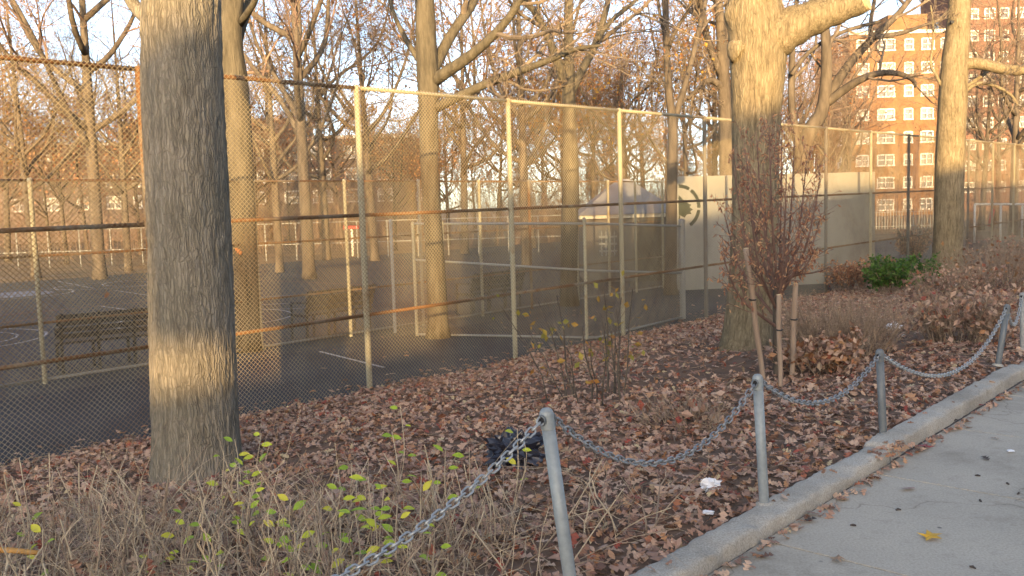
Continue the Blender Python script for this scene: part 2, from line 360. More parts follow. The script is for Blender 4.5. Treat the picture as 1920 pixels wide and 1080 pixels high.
# kerb stones, worn and heaved
kroot = thing('kerb', 'worn concrete kerb holding back the leaf-strewn planting bed', 'kerb'); kroot['kind'] = 'structure'
del kroot['category']
kj = [-9, -5.6, -2.2, 1.2, 5.28, 8.5, 12, 15.5, 19, 23, 27, 31, 36, 41, 46]
for i in range(len(kj) - 1):
    t0, t1 = kj[i] + .006, kj[i + 1] - .006; m_ = int((t1 - t0) / .03); mb = MB(); V = []
    tilt = {3: .006, 4: .022}.get(i, random.uniform(-.01, .01)); sh = {4: .015}.get(i, random.uniform(-.004, .004))
    prof = [(1.897, -.08), (1.899, .02), (1.900, .048), (1.905, .060), (1.917, .067), (1.95, .070), (1.99, .070), (2.025, .070), (2.04, .067), (2.048, .057), (2.05, .02), (2.05, -.08)]
    for k in range(m_ + 1):
        t = t0 + (t1 - t0) * k / m_
        e = min(k, m_ - k); rd = .02 if e == 0 else 0
        for (n, z) in prof:
            wz = .008 * nz(t * 3, n * 9, 1) + .006 * nz(t * 11, n * 20, 2); wn = .008 * nz(t * 4, z * 9, 7) + .010 * nz(t * 13, z * 30, 3) + (.009 * nz(t * 27, z * 40, 6) if z > .05 else 0)
            zz = z + (wz + tilt - rd - (.03 * max(0, nz(t * 5, 0, 9)) if n < 1.96 else 0) if z > 0 else 0)
            V.append(P3(n + wn + sh, t, zz))
    L = len(prof)
    F = [[k * L + j, (k + 1) * L + j, (k + 1) * L + j + 1, k * L + j + 1] for k in range(m_) for j in range(L - 1)]
    mb.add(V, F); mb.F.append(np.array([list(range(L))])); mb.F.append(np.array([[m_ * L + x for x in range(L)][::-1]]))
    mb.build('kerb_stone', M['kerb'], kroot, smooth=True)

# ------------------------------------------------------------------ chain-link fences
def wire_net(pts, z0, z1, mat, parent, pitch=.051, r=.0025, off=0.0):
    """two crossing families of straight wires on a vertical sheet a->b; z0,z1 are (at a, at b)"""
    a, b = np.array(pts[0], float), np.array(pts[1], float); L = np.linalg.norm(b - a); d = (b - a) / L; nrm = np.array([-d[1], d[0]])
    mb = MB(); H = max(z1[0] - z0[0], z1[1] - z0[1])
    P = []
    for fam in (0, 1):
        k = -H
        while k < L + H:
            # wire from (s=k, h=0) going up at 45 degrees (fam 0) or down
            s0, h0, s1, h1 = (k, 0, k + H, H) if fam == 0 else (k, 0, k - H, H)
            u0, u1 = 0.0, 1.0; ds = s1 - s0
            lo, hi = sorted(((0 - s0) / ds, (L - s0) / ds)); u0 = max(u0, lo); u1 = min(u1, hi)
            if u1 - u0 > .004:
                pp = []
                for uu in (u0, u1):
                    s = s0 + ds * uu; h = H * uu; f = s / L; za = z0[0] + (z0[1] - z0[0]) * f; zb = z1[0] + (z1[1] - z1[0]) * f
                    q = a + d * s + nrm * (off + (r if fam else -r)); pp.append((q[0], q[1], za + (zb - za) * h / H))
                P.append(pp)
            k += pitch
    P = np.array(P); mb.tubes(P, np.full(P.shape[:2], r), 4, cap=False)
    o = mb.build('chain_link_mesh', mat, parent); o['kind'] = 'stuff'; return o
def pipe(name, a, b, r, mat, parent, k=10, m=2):
    a = np.array(a, float); b = np.array(b, float)
    mb = MB(); f = np.linspace(0, 1, m)[:, None]; mb.tubes(a + (b - a) * f, np.full(m, r), k); return mb.build(name, mat, parent, smooth=k >= 8)
def post_with_cap(p, z0, z1, r, mat, parent, lean=(0, 0)):
    # one mesh: shaft, collar and rounded cap
    zs = [z0, z1 - .02, z1 - .02, z1 + .01, z1 + .03, z1 + .04]; rs = [r, r, r * 1.18, r * 1.18, r * .8, r * .1]
    mb = MB(); mb.tubes([(p[0] + lean[0] * (z - z0), p[1] + lean[1] * (z - z0), z) for z in zs], rs, 14); return mb.build('post', mat, parent)

# the tall fence along the bed
NF = 8.62
def zf(t, h): return COURT + h + (.0085 if h > .5 else .004) * (t - 9.5) - .0
nf = thing('chain_link_fence', 'tall rusty chain-link fence with three pipe rails beside the leaf-strewn bed', 'fence', P3(NF, 9.5, COURT))
def LC(o, p): return tuple(np.asarray(p, float) - np.array(o.location))
t_posts = [6.68 + 2.625 * k for k in range(-5, 15)]
for k, t in enumerate(t_posts):
    x = k - 5
    p = P3(NF, t, 0) - np.array(nf.location)
    mt = M['dpost'] if x in (3, 5, 7, 9) else (M['rail'] if x in (-1, 4, 8) else M['galv'])
    post_with_cap(p, zf(t, -.1) - COURT, zf(t, 3.66) - COURT, .036, mt, nf)
for i in range(len(t_posts) - 1):
    ta, tb = t_posts[i] , t_posts[i + 1]
    for h, off in ((3.66, 0), (2.16, .05), (.95, .05)):
        a = P3(NF + off, ta, zf(ta, h)); b = P3(NF + off, tb, zf(tb, h)); pipe('rail', LC(nf, a), LC(nf, b), .0235 if h > 3 else .022, M['rail'] if h < 3 or i < 5 else M['galv'], nf, 8)
    a = P3(NF - .045, ta, 0)[:2] - np.array(nf.location)[:2]; b = P3(NF - .045, tb, 0)[:2] - np.array(nf.location)[:2]
    if i > 1: wire_net((a, b), (zf(ta, .0) - COURT, zf(tb, .0) - COURT), (zf(ta, 3.69) - COURT, zf(tb, 3.69) - COURT), M['wire'], nf)
# the lower fence that runs beside it, courts beyond
N2 = 12.72
ff = thing('chain_link_fence', 'lower chain-link fence in front of the benches and ball courts', 'fence', P3(N2, 9.5, COURT))
tp2 = [4.42 - 3.2, 4.42, 7.72, 9.5, 11.2, 12.8, 14.3, 15.9, 17.1, 18.2, 19.4]; tp2 = [-5.2, -2.0] + tp2
for k, t in enumerate(tp2):
    p = LC(ff, P3(N2, t, COURT)); post_with_cap(p, -.05, 2.72, .03, [M['galv'], M['galv2'], M['rail']][(0 if k in (3, 4, 5, 7) else 2 if k in (8,) else 1 if k < 8 else 0)], ff)
for i in range(len(tp2) - 1):
    for h in (2.72, 1.72, .82, .06):
        pipe('rail', LC(ff, P3(N2 + .03, tp2[i], COURT + h)), LC(ff, P3(N2 + .03, tp2[i + 1], COURT + h)), .018, M['rail'] if h > .1 else M['galv2'], ff, 8)
wire_net((np.array(LC(ff, P3(N2 - .035, tp2[0], 0)))[:2], np.array(LC(ff, P3(N2 - .035, tp2[-1], 0)))[:2]), (.04, .04), (2.72, 2.72), M['wire'], ff)
# low enclosure between the two fences
A = at_z(782, 630, COURT); Bm = np.array([1.35, 14.45, COURT]); Cc = np.array([3.2, 16.75, COURT])
n_, t_ = to_nt(Bm); Bm = P3(max(n_, NF + .22), t_, COURT); n_, t_ = to_nt(Cc); Cc = P3(max(n_, NF + .22), t_, COURT)
lf = thing('chain_link_fence', 'waist-to-head-high grey pipe enclosure standing between the two long fences', 'fence', A)
AB = [A + (Bm - A) * f for f in (0, .17, .95)]
for p in AB: post_with_cap(LC(lf, p), 0, 1.95, .027, M['galv'], lf)
post_with_cap(LC(lf, Cc), 0, 1.84, .055, M['galv2'], lf)
post_with_cap(LC(lf, at_z(741, 624, COURT)), 0, 2.0, .03, M['galv2'], lf)
for (p, q, zs) in ((A, Bm, ((1.95, 1.88), (1.33, 1.12), (.03, .03))), (Bm, Cc, ((1.88, 1.74), (1.12, .86), (.03, .03)))):
    for z0, z1 in zs: pipe('rail', LC(lf, p + np.array([0, 0, z0])), LC(lf, q + np.array([0, 0, z1])), .02, M['galv2'], lf, 8)
wire_net((np.array(LC(lf, A))[:2], np.array(LC(lf, Bm))[:2]), (.03, .03), (1.95, 1.88), M['wire'], lf)
wire_net((np.array(LC(lf, Bm))[:2], np.array(LC(lf, Cc))[:2]), (.03, .03), (1.88, 1.74), M['wire'], lf)
# far fence beyond the courts
gf = thing('pipe_fence', 'low thin-post fence far beyond the ball courts under the trees', 'fence', (-12, 42, COURT))
pts = [np.array([-32 + 1.45 * k, 42 + .06 * k, COURT]) for k in range(34)]
for k, p in enumerate(pts):
    pipe('post', LC(gf, p), LC(gf, p + np.array([0, 0, 1.75])), .028, M['galv2'], gf, 6)
for h in (1.75, .75): pipe('rail', LC(gf, pts[0] + np.array([0, 0, h])), LC(gf, pts[-1] + np.array([0, 0, h])), .024, M['galv2'], gf, 6)

# ------------------------------------------------------------------ ball wall with stencil
wa = at_z(1265, 545, COURT); wb = at_d(1640, 500, 23.15); wb[2] = COURT
wd = (wb - wa) / np.linalg.norm(wb - wa); wn = np.array([-wd[1], wd[0], 0]); WL = np.linalg.norm(wb - wa)
if wn[1] < 0: wn = -wn
wall = thing('ball_wall', 'pale concrete ball-game wall with dark round leaf stencil at one end', 'wall', wa)
npan = 4
for i in range(npan):
    a0, a1 = WL * i / npan + .004, WL * (i + 1) / npan - .004
    mb = MB(); mb.box(wd * (a0 + a1) / 2 + wn * .15 + np.array([0, 0, 1.41]), (a1 - a0, .3, 2.82), np.array([wd, wn, [0, 0, 1]])); mb.build('panel', M['wall'], wall)
lc = np.array([1285 - 8, 0]); ctr = at_d(1279, 389, wa[1]) - wa; ctr = wd * .13 + np.array([0, 0, ctr[2]])
def on_wall(x, z): return ctr + wd * x + np.array([0, 0, z]) - wn * .006
def slab_poly(name, pts, mat, parent, th=.004):
    V = [on_wall(*p) for p in pts]; V2 = [v + wn * th for v in V]; k = len(pts); mb = MB(); mb.add(V + V2, [list(range(k))])
    mb.F.append(np.array([[i, (i + 1) % k, k + (i + 1) % k, k + i] for i in range(k)])); return mb.build(name, mat, parent)
RO, RI = .57, .485
for a0, a1 in ((58, 89), (-2, 52), (-56, -8)):
    A_ = np.radians(np.linspace(a0, a1, 12)); slab_poly('stencil_ring', [(RO * math.sin(math.pi / 2 - a), RO * math.cos(math.pi / 2 - a)) for a in A_] + [(RI * math.cos(a), RI * math.sin(a)) for a in A_[::-1]], M['logo'], wall)
slab_poly('stencil_leaf', [(0.0, .30), (.06, .26), (.14, .16), (.17, .20), (.24, .10), (.33, .06), (.28, 0), (.38, -.06), (.30, -.10), (.34, -.17), (.22, -.17), (.15, -.25), (.05, -.20), (0, -.18)], M['logo'], wall)
slab_poly('stencil_stem', [(0, -.2), (.035, -.2), (.03, -.36), (0, -.36)], M['logo'], wall)

# ------------------------------------------------------------------ bollards and chains
def bollard(base_px, top_px, label, mat, dY=0.0, r=.0315):
    b = at_z(*base_px, .065); tp = at_d(*top_px, b[1] + dY)
    o = thing('bollard', label, 'bollard', b, 'steel bollards along the kerb')
    ax = local(o, tp); L = np.linalg.norm(ax); d = ax / L
    mb = MB(); mb.tubes([d * s for s in (-.08, 0, L * .35, L - .075)], [r] * 4, 20); mb.build('shaft', mat, o, smooth=True)
    prof = [(L - .076, r * .98), (L - .074, r * 1.06), (L - .045, r * 1.07), (L - .02, r * 1.06), (L - .008, r * .92), (L, r * .6), (L + .003, r * .1)]
    mb = MB(); mb.tubes([d * s for s, _ in prof], [q for _, q in prof], 20); cp = mb.build('cap', mat, o)
    # two eye holes for the chain: dark sockets with a raised lip
    e = UU * 1.0
    for sgn in (-1, 1):
        c = d * (L - .038) + e * sgn * r * 1.02; v = np.cross(e, d); v /= np.linalg.norm(v); A_ = np.linspace(0, 2 * math.pi, 13)
        mb = MB(); mb.tubes([c + (math.cos(a) * v + math.sin(a) * d) * .016 + e * sgn * .003 for a in A_], [.0045] * 13, 5, cap=False); lp = mb.build('eye_ring', M['bollard2'], cp)
        mb = MB(); mb.add([c + (math.cos(a) * v + math.sin(a) * d) * .014 + e * sgn * .0028 for a in A_[:-1]], [list(range(12))]); mb.build('eye_hole', M['black'], cp)
    # base flange of cement
    mb = MB(); mb.tubes([d * 0, d * .012, d * .02], [r * 1.9, r * 1.7, r * 1.05], 14); mb.build('footing', M['kerb'], o)
    return o, tp - d * .038
bo = []
bo.append(bollard((1078, 1150), (1023, 766), 'tilted grey bollard in front of the black plastic bag', M['bollard'], -.03, .0245))
bo.append(bollard((1433, 948), (1420, 702), 'grey bollard standing beside the broken hole in the kerb', M['bollard'], 0, .024))
bo.append(bollard((1656, 818), (1649, 655), 'dark bollard standing at the cracked joint of the kerb', M['bollard2'], 0, .0235))
bo.append(bollard((1871, 686), (1889, 571), 'bollard leaning outward at the end of the pale sagging chain', M['bollard2'], 0, .025))
bo.append(bollard((1918, 655), (1917, 549), 'pale upright bollard past the leaning one', M['galv2'], 0, .025))
pB0 = P3(2.0, .2, .74)
# link mesh
def link_mesh(mat, L=.044, W=.026, r=.0042):
    pts = []
    for i in range(12):
        a = 2 * math.pi * i / 12; x = math.cos(a) * W / 2; y = math.sin(a) * W / 2 + (L - W) / 2 * (1 if math.sin(a) >= 0 else -1); pts.append((y, x, 0))
    P = np.array(pts); mb = MB(); k = 5; V = []
    for i in range(12):
        T = P[(i + 1) % 12] - P[i - 1]; T /= np.linalg.norm(T); s = np.cross(T, [0, 0, 1])
        for j in range(k): a = 2 * math.pi * j / k; V.append(P[i] + r * (math.cos(a) * s + math.sin(a) * np.array([0, 0, 1])))
    mb.add(V, [[i * k + j, i * k + (j + 1) % k, ((i + 1) % 12) * k + (j + 1) % k, ((i + 1) % 12) * k + j] for i in range(12) for j in range(k)])
    return mb.mesh('chain_link', mat, True)
LM1 = link_mesh(M['chain']); LM2 = link_mesh(M['chain2'])
def chain(a, b, sag, label, me, skew=0.0):
    a = np.array(a); b = np.array(b); o = thing('chain', label, 'chain', a, 'chains strung between the bollards')
    f = np.linspace(0, 1, 200); C = a + (b - a) * f[:, None]; C[:, 2] -= sag * 4 * f * (1 - f) * (1 + skew * (f - .5) * 2)
    L = np.concatenate([[0], np.cumsum(np.linalg.norm(np.diff(C, axis=0), axis=1))]); n = int(L[-1] / .0345)
    for i in range(n + 1):
        s = L[-1] * (i + .0) / n; p = np.array([np.interp(s, L, C[:, k]) for k in range(3)]); q = np.array([np.interp(min(s + .01, L[-1]), L, C[:, k]) for k in range(3)]); q0 = np.array([np.interp(max(s - .01, 0), L, C[:, k]) for k in range(3)])
        d = Vector(q - q0).normalized(); x = link('link', me, o); side = Vector((0, 0, 1)).cross(d).normalized(); up = d.cross(side)
        ang = math.radians(45 + (90 if i % 2 else 0) + random.uniform(-14, 14)); y2 = side * math.cos(ang) + up * math.sin(ang); z2 = d.cross(y2)
        m_ = Matrix((d, y2, z2)).transposed().to_4x4(); m_.translation = Vector(p - a); x.matrix_local = m_
    return o
chain(pB0, bo[0][1] - UU * .03, .25, 'bright galvanised chain rising to the tilted bollard over the dry hedge', LM1)
chain(bo[0][1] + UU * .03, bo[1][1] - UU * .03, .27, 'dark steel chain hung between the tilted bollard and the next', LM2)
chain(bo[1][1] + UU * .03, bo[2][1] - UU * .03, .19, 'blue-grey chain hung in front of the sapling stakes', LM2)
chain(bo[2][1] + UU * .03, bo[3][1] - UU * .03, .33, 'pale weathered chain sagging almost to the leaves', LM1, .12)
chain(bo[3][1] + UU * .03, bo[4][1] - UU * .03, .20, 'short pale chain between the leaning and the pale bollard', LM1)

# ------------------------------------------------------------------ trees
def perp(T, rng):
    v = rng.normal(size=T.shape); v -= (v * T).sum(-1, keepdims=True) * T; return v / (np.linalg.norm(v, axis=-1, keepdims=True) + 1e-9)
def sprout(P, R, nch, s0, s1, ang, length, rr, m, wob, up, rng, rmin=.003, taper=.35):
    """children of the polylines P (B,M,3): nch each, starting between s0 and s1"""
    B, Mm, _ = P.shape; idx = np.repeat(np.arange(B), nch); K = len(idx)
    s = np.clip(s0 + (s1 - s0) * ((np.tile(np.arange(nch), B) + rng.random(K)) / nch), 0, .999)
    f = s * (Mm - 1); i0 = np.minimum(f.astype(int), Mm - 2); fr = (f - i0)[:, None]
    p = P[idx, i0] * (1 - fr) + P[idx, i0 + 1] * fr; T = P[idx, i0 + 1] - P[idx, i0]; T /= np.linalg.norm(T, axis=1, keepdims=True) + 1e-9
    r = R[idx, i0] * (1 - fr[:, 0]) + R[idx, i0 + 1] * fr[:, 0]
    pl = np.linalg.norm(np.diff(P, axis=1), axis=2).sum(1)[idx]
    a = np.radians(rng.uniform(ang[0], ang[1], K))[:, None]; d = T * np.cos(a) + perp(T, rng) * np.sin(a)
    Ln = pl * rng.uniform(length[0], length[1], K) * (1.15 - .5 * s)
    r0 = np.maximum(np.minimum(r * .9, r * rng.uniform(rr[0], rr[1], K)), rmin)
    Q = np.zeros((K, m, 3)); Q[:, 0] = p; step = (Ln / (m - 1))[:, None]
    for i in range(1, m):
        d = d + rng.normal(size=d.shape) * wob + np.array([0, 0, up]); d /= np.linalg.norm(d, axis=1, keepdims=True); Q[:, i] = Q[:, i - 1] + d * step
    RR = r0[:, None] * np.linspace(1, taper, m)[None]; RR = np.maximum(RR, rmin * .8); return Q, RR
def leaf_quads(mb, P, size, rng, droop=.0, wf=.32):
    K = len(P); a = rng.normal(size=(K, 3)); a[:, 2] -= droop; a /= np.linalg.norm(a, axis=1, keepdims=True); b_ = perp(a, rng); c = np.cross(a, b_)
    s = size * rng.uniform(.6, 1.3, (K, 1)); wd = s * wf
    V = np.stack([P, P + a * s * .5 + b_ * wd + c * s * .1, P + a * s, P + a * s * .5 - b_ * wd + c * s * .1], 1)
    mb.add(V.reshape(-1, 3), (np.arange(K) * 4)[:, None] + np.array([[0, 1, 2, 3]]))
def ends(Q, rng, n, s0=.2):
    B, m, _ = Q.shape; i = rng.integers(0, B, n); f = rng.uniform(s0, 1, n) * (m - 1); k = np.minimum(f.astype(int), m - 2); fr = (f - k)[:, None]
    return Q[i, k] * (1 - fr) + Q[i, k + 1] * fr
def crown(limbs, rng, nums=(6, 6, 6, 3), up=.05, rmin=.005, spread=1.0, L=((.45, .7), (.4, .65), (.4, .65), (.45, .8))):
    """limbs: list of (P,R) polylines -> list of levels of child polylines"""
    m0 = 12; P = np.stack([resample(p, r, m0)[0] for p, r in limbs]); R = np.stack([resample(p, r, m0)[1] for p, r in limbs]); lv = []
    for i, n in enumerate(nums):
        mm = (8, 6, 5, 4, 3)[min(i, 4)]
        P, R = sprout(P, R, n, .12 if i else .25, 1.0, (28 * spread, 68 * spread), L[min(i, 3)], (.4, .65), mm, .16 + .03 * i, up, rng, rmin)
        lv.append((P, R))
    return lv
def tree_parts(o, trunkP, trunkR, limbs, levels, mats, ks=14, leaves=None, lsize=.09, rng=None, hi=None):
    loc = np.array(o.location)
    mb = MB(); P, R = resample(trunkP, trunkR, 26); mb.tubes(P, R, ks); tr = mb.build('trunk', mats[0], o, smooth=True)
    mb = MB()
    for p, r in limbs: P, R = resample(p, r, 16); mb.tubes(P, R, 9)
    if limbs: mb.build('limbs', mats[0], o, smooth=True)
    mb = MB()
    for i, (P, R) in enumerate(levels): mb.tubes(P, R, (6, 5, 4, 3, 3)[min(i, 4)] if i < 2 else 3, cap=False)
    if levels: mb.build('crown', mats[1], o, smooth=False)
    if leaves:
        mb = MB()
        for n, mt in leaves:
            mb = MB(); leaf_quads(mb, ends(levels[-1][0], rng, n), lsize, rng, .6); mb.build('foliage', mt, o)
    return tr

# -- the three street trees: trunks with real bark relief
def bark_trunk(o, pts, mat, relief=.02, sides=110, rings=230, flare=None, knots=()):
    P, R = resample([p for p, _ in pts], [r for _, r in pts], rings); V = []
    for i in range(rings):
        z = P[i][2]; h = z - P[0][2]
        for j in range(sides):
            a = 2 * math.pi * j / sides; c, s = math.cos(a), math.sin(a); r = R[i]
            if flare: r *= 1 + flare * math.exp(-max(h, 0) / .22) * (.7 + .45 * math.cos(5 * a + 1.3) + .2 * math.cos(3 * a))
            q = Vector((c * r * 26, s * r * 26, z * 4.0)); q2 = q + Vector((mnoise.noise(q * .5), mnoise.noise(q * .5 + Vector((9, 3, 1))), 0)) * 1.2
            ridge = 1 - 2 * abs(mnoise.noise(q2)); fine = mnoise.noise(Vector((c * r * 45, s * r * 45, z * 12)))
            lump = mnoise.noise(Vector((c * 1.2, s * 1.2, z * .9)))
            d = relief * (.55 * ridge + .35 * fine) + r * .045 * lump
            for (ka, kz, kr, kh) in knots:
                da = (a - ka + math.pi) % (2 * math.pi) - math.pi; e = math.exp(-((da * r) ** 2 + (z - kz) ** 2) / kr ** 2); d += kh * e
            V.append((P[i][0] + c * (r + d), P[i][1] + s * (r + d), z))
    mb = MB(); i = np.arange(rings - 1)[:, None] * sides; j = np.arange(sides)[None]; j2 = (j + 1) % sides
    mb.add(V, np.stack([i + j, i + j2, i + sides + j2, i + sides + j], -1).reshape(-1, 4)); mb.F.append(np.array([[(rings - 1) * sides + x for x in range(sides)]]))
    return mb.build('trunk', mat, o, smooth=True)
def pxline(pts, Y, o, dY=0.0):
    """points (x, y, half width in px) at depth Y, each farther by dY per step"""
    P = []; R = []
    for i, q in enumerate(pts):
        yy = Y + dY * i; P.append(local(o, at_d(q[0], q[1], yy))); R.append(q[2] * yy / FPX)
    return np.array(P), np.array(R)
rg = np.random.default_rng(11)
# T1
b1 = at_bed(372, 893); t1 = thing('street_tree', 'thick grey-barked trunk rising from the dry hedge close to the fence', 'tree', b1)
Y1 = b1[1]
pl, pr = pxline([(374, 930, 88), (372, 880, 80), (369, 800, 77), (363, 640, 75.5), (356, 480, 73), (348, 300, 71), (342, 120, 69), (338, -60, 68), (330, -330, 64), (322, -700, 58)], Y1, t1)
pl[:, 0] += 0
bark_trunk(t1, list(zip(pl, pr)), M['bark_a'], .017, 150, 330, .20, [(4.4, 2.0, .06, .015)])
lim = [pxline(q, Y1, t1, d) for q, d in (([(335, -300, 40), (230, -480, 30), (60, -700, 20), (-80, -1000, 10)], .3), ([(330, -400, 40), (450, -640, 30), (560, -900, 20), (620, -1200, 10)], .35), ([(325, -650, 45), (320, -900, 30), (340, -1300, 12)], -.2), ([(345, 60, 16), (285, 40, 13), (245, 0, 12), (215, -80, 10), (170, -220, 6)], .12))]
mb = MB()
for p, r in lim: P, R = resample(p, r, 16); mb.tubes(P, R, 10)
mb.build('limbs', M['bark_a'], t1, smooth=True)
lv = crown(lim[:3], rg, (5, 5, 5)); mb = MB(); [mb.tubes(P, R, 4, cap=False) for P, R in lv]; mb.build('crown', M['twig'], t1)
# T2
b2 = at_bed(1395, 655); t2 = thing('street_tree', 'stout tree with a sawn-off thick limb behind the staked sapling', 'tree', b2); Y2 = b2[1]
pl, pr = pxline([(1403, 690, 58), (1402, 655, 52), (1404, 615, 46), (1410, 540, 43), (1415, 420, 42.5), (1417, 300, 42), (1419, 200, 44), (1421, 120, 50), (1417, 50, 50), (1414, -20, 43), (1410, -160, 38), (1408, -500, 30)], Y2, t2)
bark_trunk(t2, list(zip(pl, pr)), M['bark_b'], .014, 96, 260, .32, [(3.3, 3.75 - b2[2], .12, .07), (5.0, 3.9 - b2[2], .07, .04)])
lim = pxline([(1425, 100, 40), (1452, 72, 40), (1490, 48, 36), (1545, 26, 29), (1600, 6, 25), (1622, -3, 24)], Y2, t2, -.06)
mb = MB(); P, R = resample(*lim, 22); mb.tubes(P, R * (1 + .05 * np.sin(np.arange(22) * 1.7)), 18); mb.build('limb', M['bark_b'], t2, smooth=True)
d = P[-1] - P[-2]; d /= np.linalg.norm(d); mb = MB(); mb.tubes([P[-1] - d * .01, P[-1] + d * .02, P[-1] + d * .021], [R[-1] * .98, R[-1] * .96, R[-1] * .2], 16); mb.build('sawn_end', M['cut'], t2)
lim2 = [pxline(q, Y2, t2, dd) for q, dd in (([(1410, -150, 30), (1330, -330, 22), (1250, -600, 12)], .4), ([(1408, -300, 28), (1500, -500, 20), (1560, -800, 10)], .3), ([(1440, 60, 16), (1462, 90, 11), (1468, 130, 9), (1450, 160, 3)], .1))]
mb = MB(); [mb.tubes(*resample(p, r, 14), 9) for p, r in lim2[:2]]; mb.build('limbs', M['bark_b'], t2, smooth=True)
mb = MB(); kp = local(t2, at_d(1371, 88, Y2 - .1)); mb.tubes([kp + np.array([.10, 0, -.05]), kp + np.array([.02, 0, 0]), kp + np.array([-.03, -.02, .01])], [.17, .12, .05], 12); mb.build('knot', M['bark_b'], t2, smooth=True)
lv = crown(lim2[:2], rg, (5, 5, 5)); mb = MB(); [mb.tubes(P, R, 4, cap=False) for P, R in lv]; mb.build('crown', M['twig'], t2)
# T3
b3 = at_bed(1777, 516); t3 = thing('street_tree', 'straight tree with one long side limb behind the green shrub', 'tree', b3); Y3 = b3[1]
pl, pr = pxline([(1776, 530, 31), (1776, 512, 28), (1777, 470, 26), (1779, 380, 25.5), (1782, 280, 25), (1786, 190, 24.5), (1790, 110, 22), (1795, 70, 21), (1800, 0, 18.5), (1806, -120, 16), (1812, -300, 12)], Y3, t3)
bark_trunk(t3, list(zip(pl, pr)), M['bark_b'], .013, 72, 200, .22, [(4.9, 3.55, .12, .06)])
lim = [pxline(q, Y3, t3, dd) for q, dd in (([(1792, 130, 13), (1815, 118, 11), (1850, 122, 10), (1890, 131, 10), (1940, 128, 9), (2020, 90, 7), (2100, 20, 4)], -.1), ([(1806, -60, 12), (1860, -150, 9), (1920, -300, 5)], .3), ([(1806, -90, 12), (1740, -200, 9), (1700, -350, 4)], .3),
       ([(1795, 175, 4), (1830, 150, 3.5), (1850, 135, 3.2), (1875, 110, 3)], .15), ([(1765, 160, 3), (1752, 135, 2.6), (1745, 120, 2.2), (1750, 60, 2), (1745, 10, 1.5)], .1), ([(1800, 178, 4), (1832, 157, 3.5), (1862, 160, 3), (1895, 178, 2.5), (1910, 200, 2)], -.05))]
mb = MB(); [mb.tubes(*resample(p, r, 18), 10) for p, r in lim]; mb.build('limbs', M['bark_b'], t3, smooth=True)
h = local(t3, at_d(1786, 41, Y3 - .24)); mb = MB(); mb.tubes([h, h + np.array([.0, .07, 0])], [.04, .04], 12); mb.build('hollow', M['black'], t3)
lv = crown(lim, rg, (6, 5, 5)); mb = MB(); [mb.tubes(P, R, 4, cap=False) for P, R in lv]; mb.build('crown', M['twig'], t3)

# -- trees beyond the fence, drawn from what the photograph shows of them
def park_tree(label, base_px, Y, trunk, limbs, mats, nums=(6, 6, 5, 2), leaves=None, seed=1, extra=(), lsize=.09, rmin=.005):
    b = at_d(base_px[0], base_px[1], Y); b[2] = COURT; o = thing('park_tree', label, 'tree', b); rg = np.random.default_rng(seed)
    tp, tr = pxline(trunk, Y, o); tp = np.vstack([[0, 0, -.05], tp]); tr = np.concatenate([[tr[0] * 1.25], tr])
    # the trunk goes on above the frame into an upright leader
    top = tp[-1]; tp = np.vstack([tp, top + [rg.uniform(-.3, .3), rg.uniform(-.3, .6), 2.2], top + [rg.uniform(-.6, .6), .3, 5.0]]); tr = np.concatenate([tr, [tr[-1] * .7, tr[-1] * .25]])
    ls = []
    for k, (q, dd) in enumerate(limbs):
        p, r = pxline(q, Y, o, dd); e = p[-1] + (p[-1] - p[-2]) * 1.1 + np.array([0, dd, .5]); e2 = e + (p[-1] - p[-2]) * .8 + np.array([0, dd, .8])
        if q[-1][1] < 40: p = np.vstack([p, e, e2]); r = np.concatenate([r, [r[-1] * .7, r[-1] * .3]])
        ls.append((p, r))
    up = (tp[-3:], tr[-3:]); lv = crown(ls + [up], rg, nums, rmin=rmin)
    tree_parts(o, tp, tr, ls, lv, mats, 14, leaves, lsize, rg)
    return o
park_tree('tan sunlit trunk with scars just past the thick grey trunk', (465, 660), 14.3, [(466, 655, 24), (464, 560, 23), (458, 420, 23), (450, 300, 24), (442, 200, 26), (437, 130, 25), (432, 70, 22)],
    [([(432, 75, 18), (415, 30, 14), (408, -40, 12), (395, -150, 8)], .25), ([(438, 85, 15), (452, 40, 12), (470, 5, 10), (500, -80, 7)], .3), ([(450, 45, 7), (470, 15, 6), (484, -10, 5), (510, -90, 4)], -.3), ([(436, 90, 14), (440, 30, 11), (437, -60, 9)], .1)],
    (M['bark_p'], M['twig']), seed=21)
park_tree('tall forked tree in the walkway with a long low limb reaching sideways', (822, 650), 15.2, [(822, 640, 21), (820, 560, 19), (812, 420, 17), (806, 330, 17), (804, 230, 18), (803, 170, 20), (800, 110, 20), (798, 50, 19), (796, 0, 18)],
    [([(806, 140, 13), (822, 110, 11), (848, 62, 9.5), (872, 28, 9), (892, -6, 8)], .25), ([(808, 155, 13), (845, 130, 11), (880, 106, 10), (930, 62, 8.5), (965, 18, 7), (985, -30, 6)], -.2), ([(812, 205, 10), (850, 186, 9), (910, 158, 8), (975, 133, 7), (1030, 113, 6), (1080, 92, 4), (1130, 85, 2.5)], -.25), ([(790, 120, 6), (762, 75, 5), (740, 30, 4), (730, -10, 4)], .3)],
    (M['bark_p'], M['twig']), seed=22)
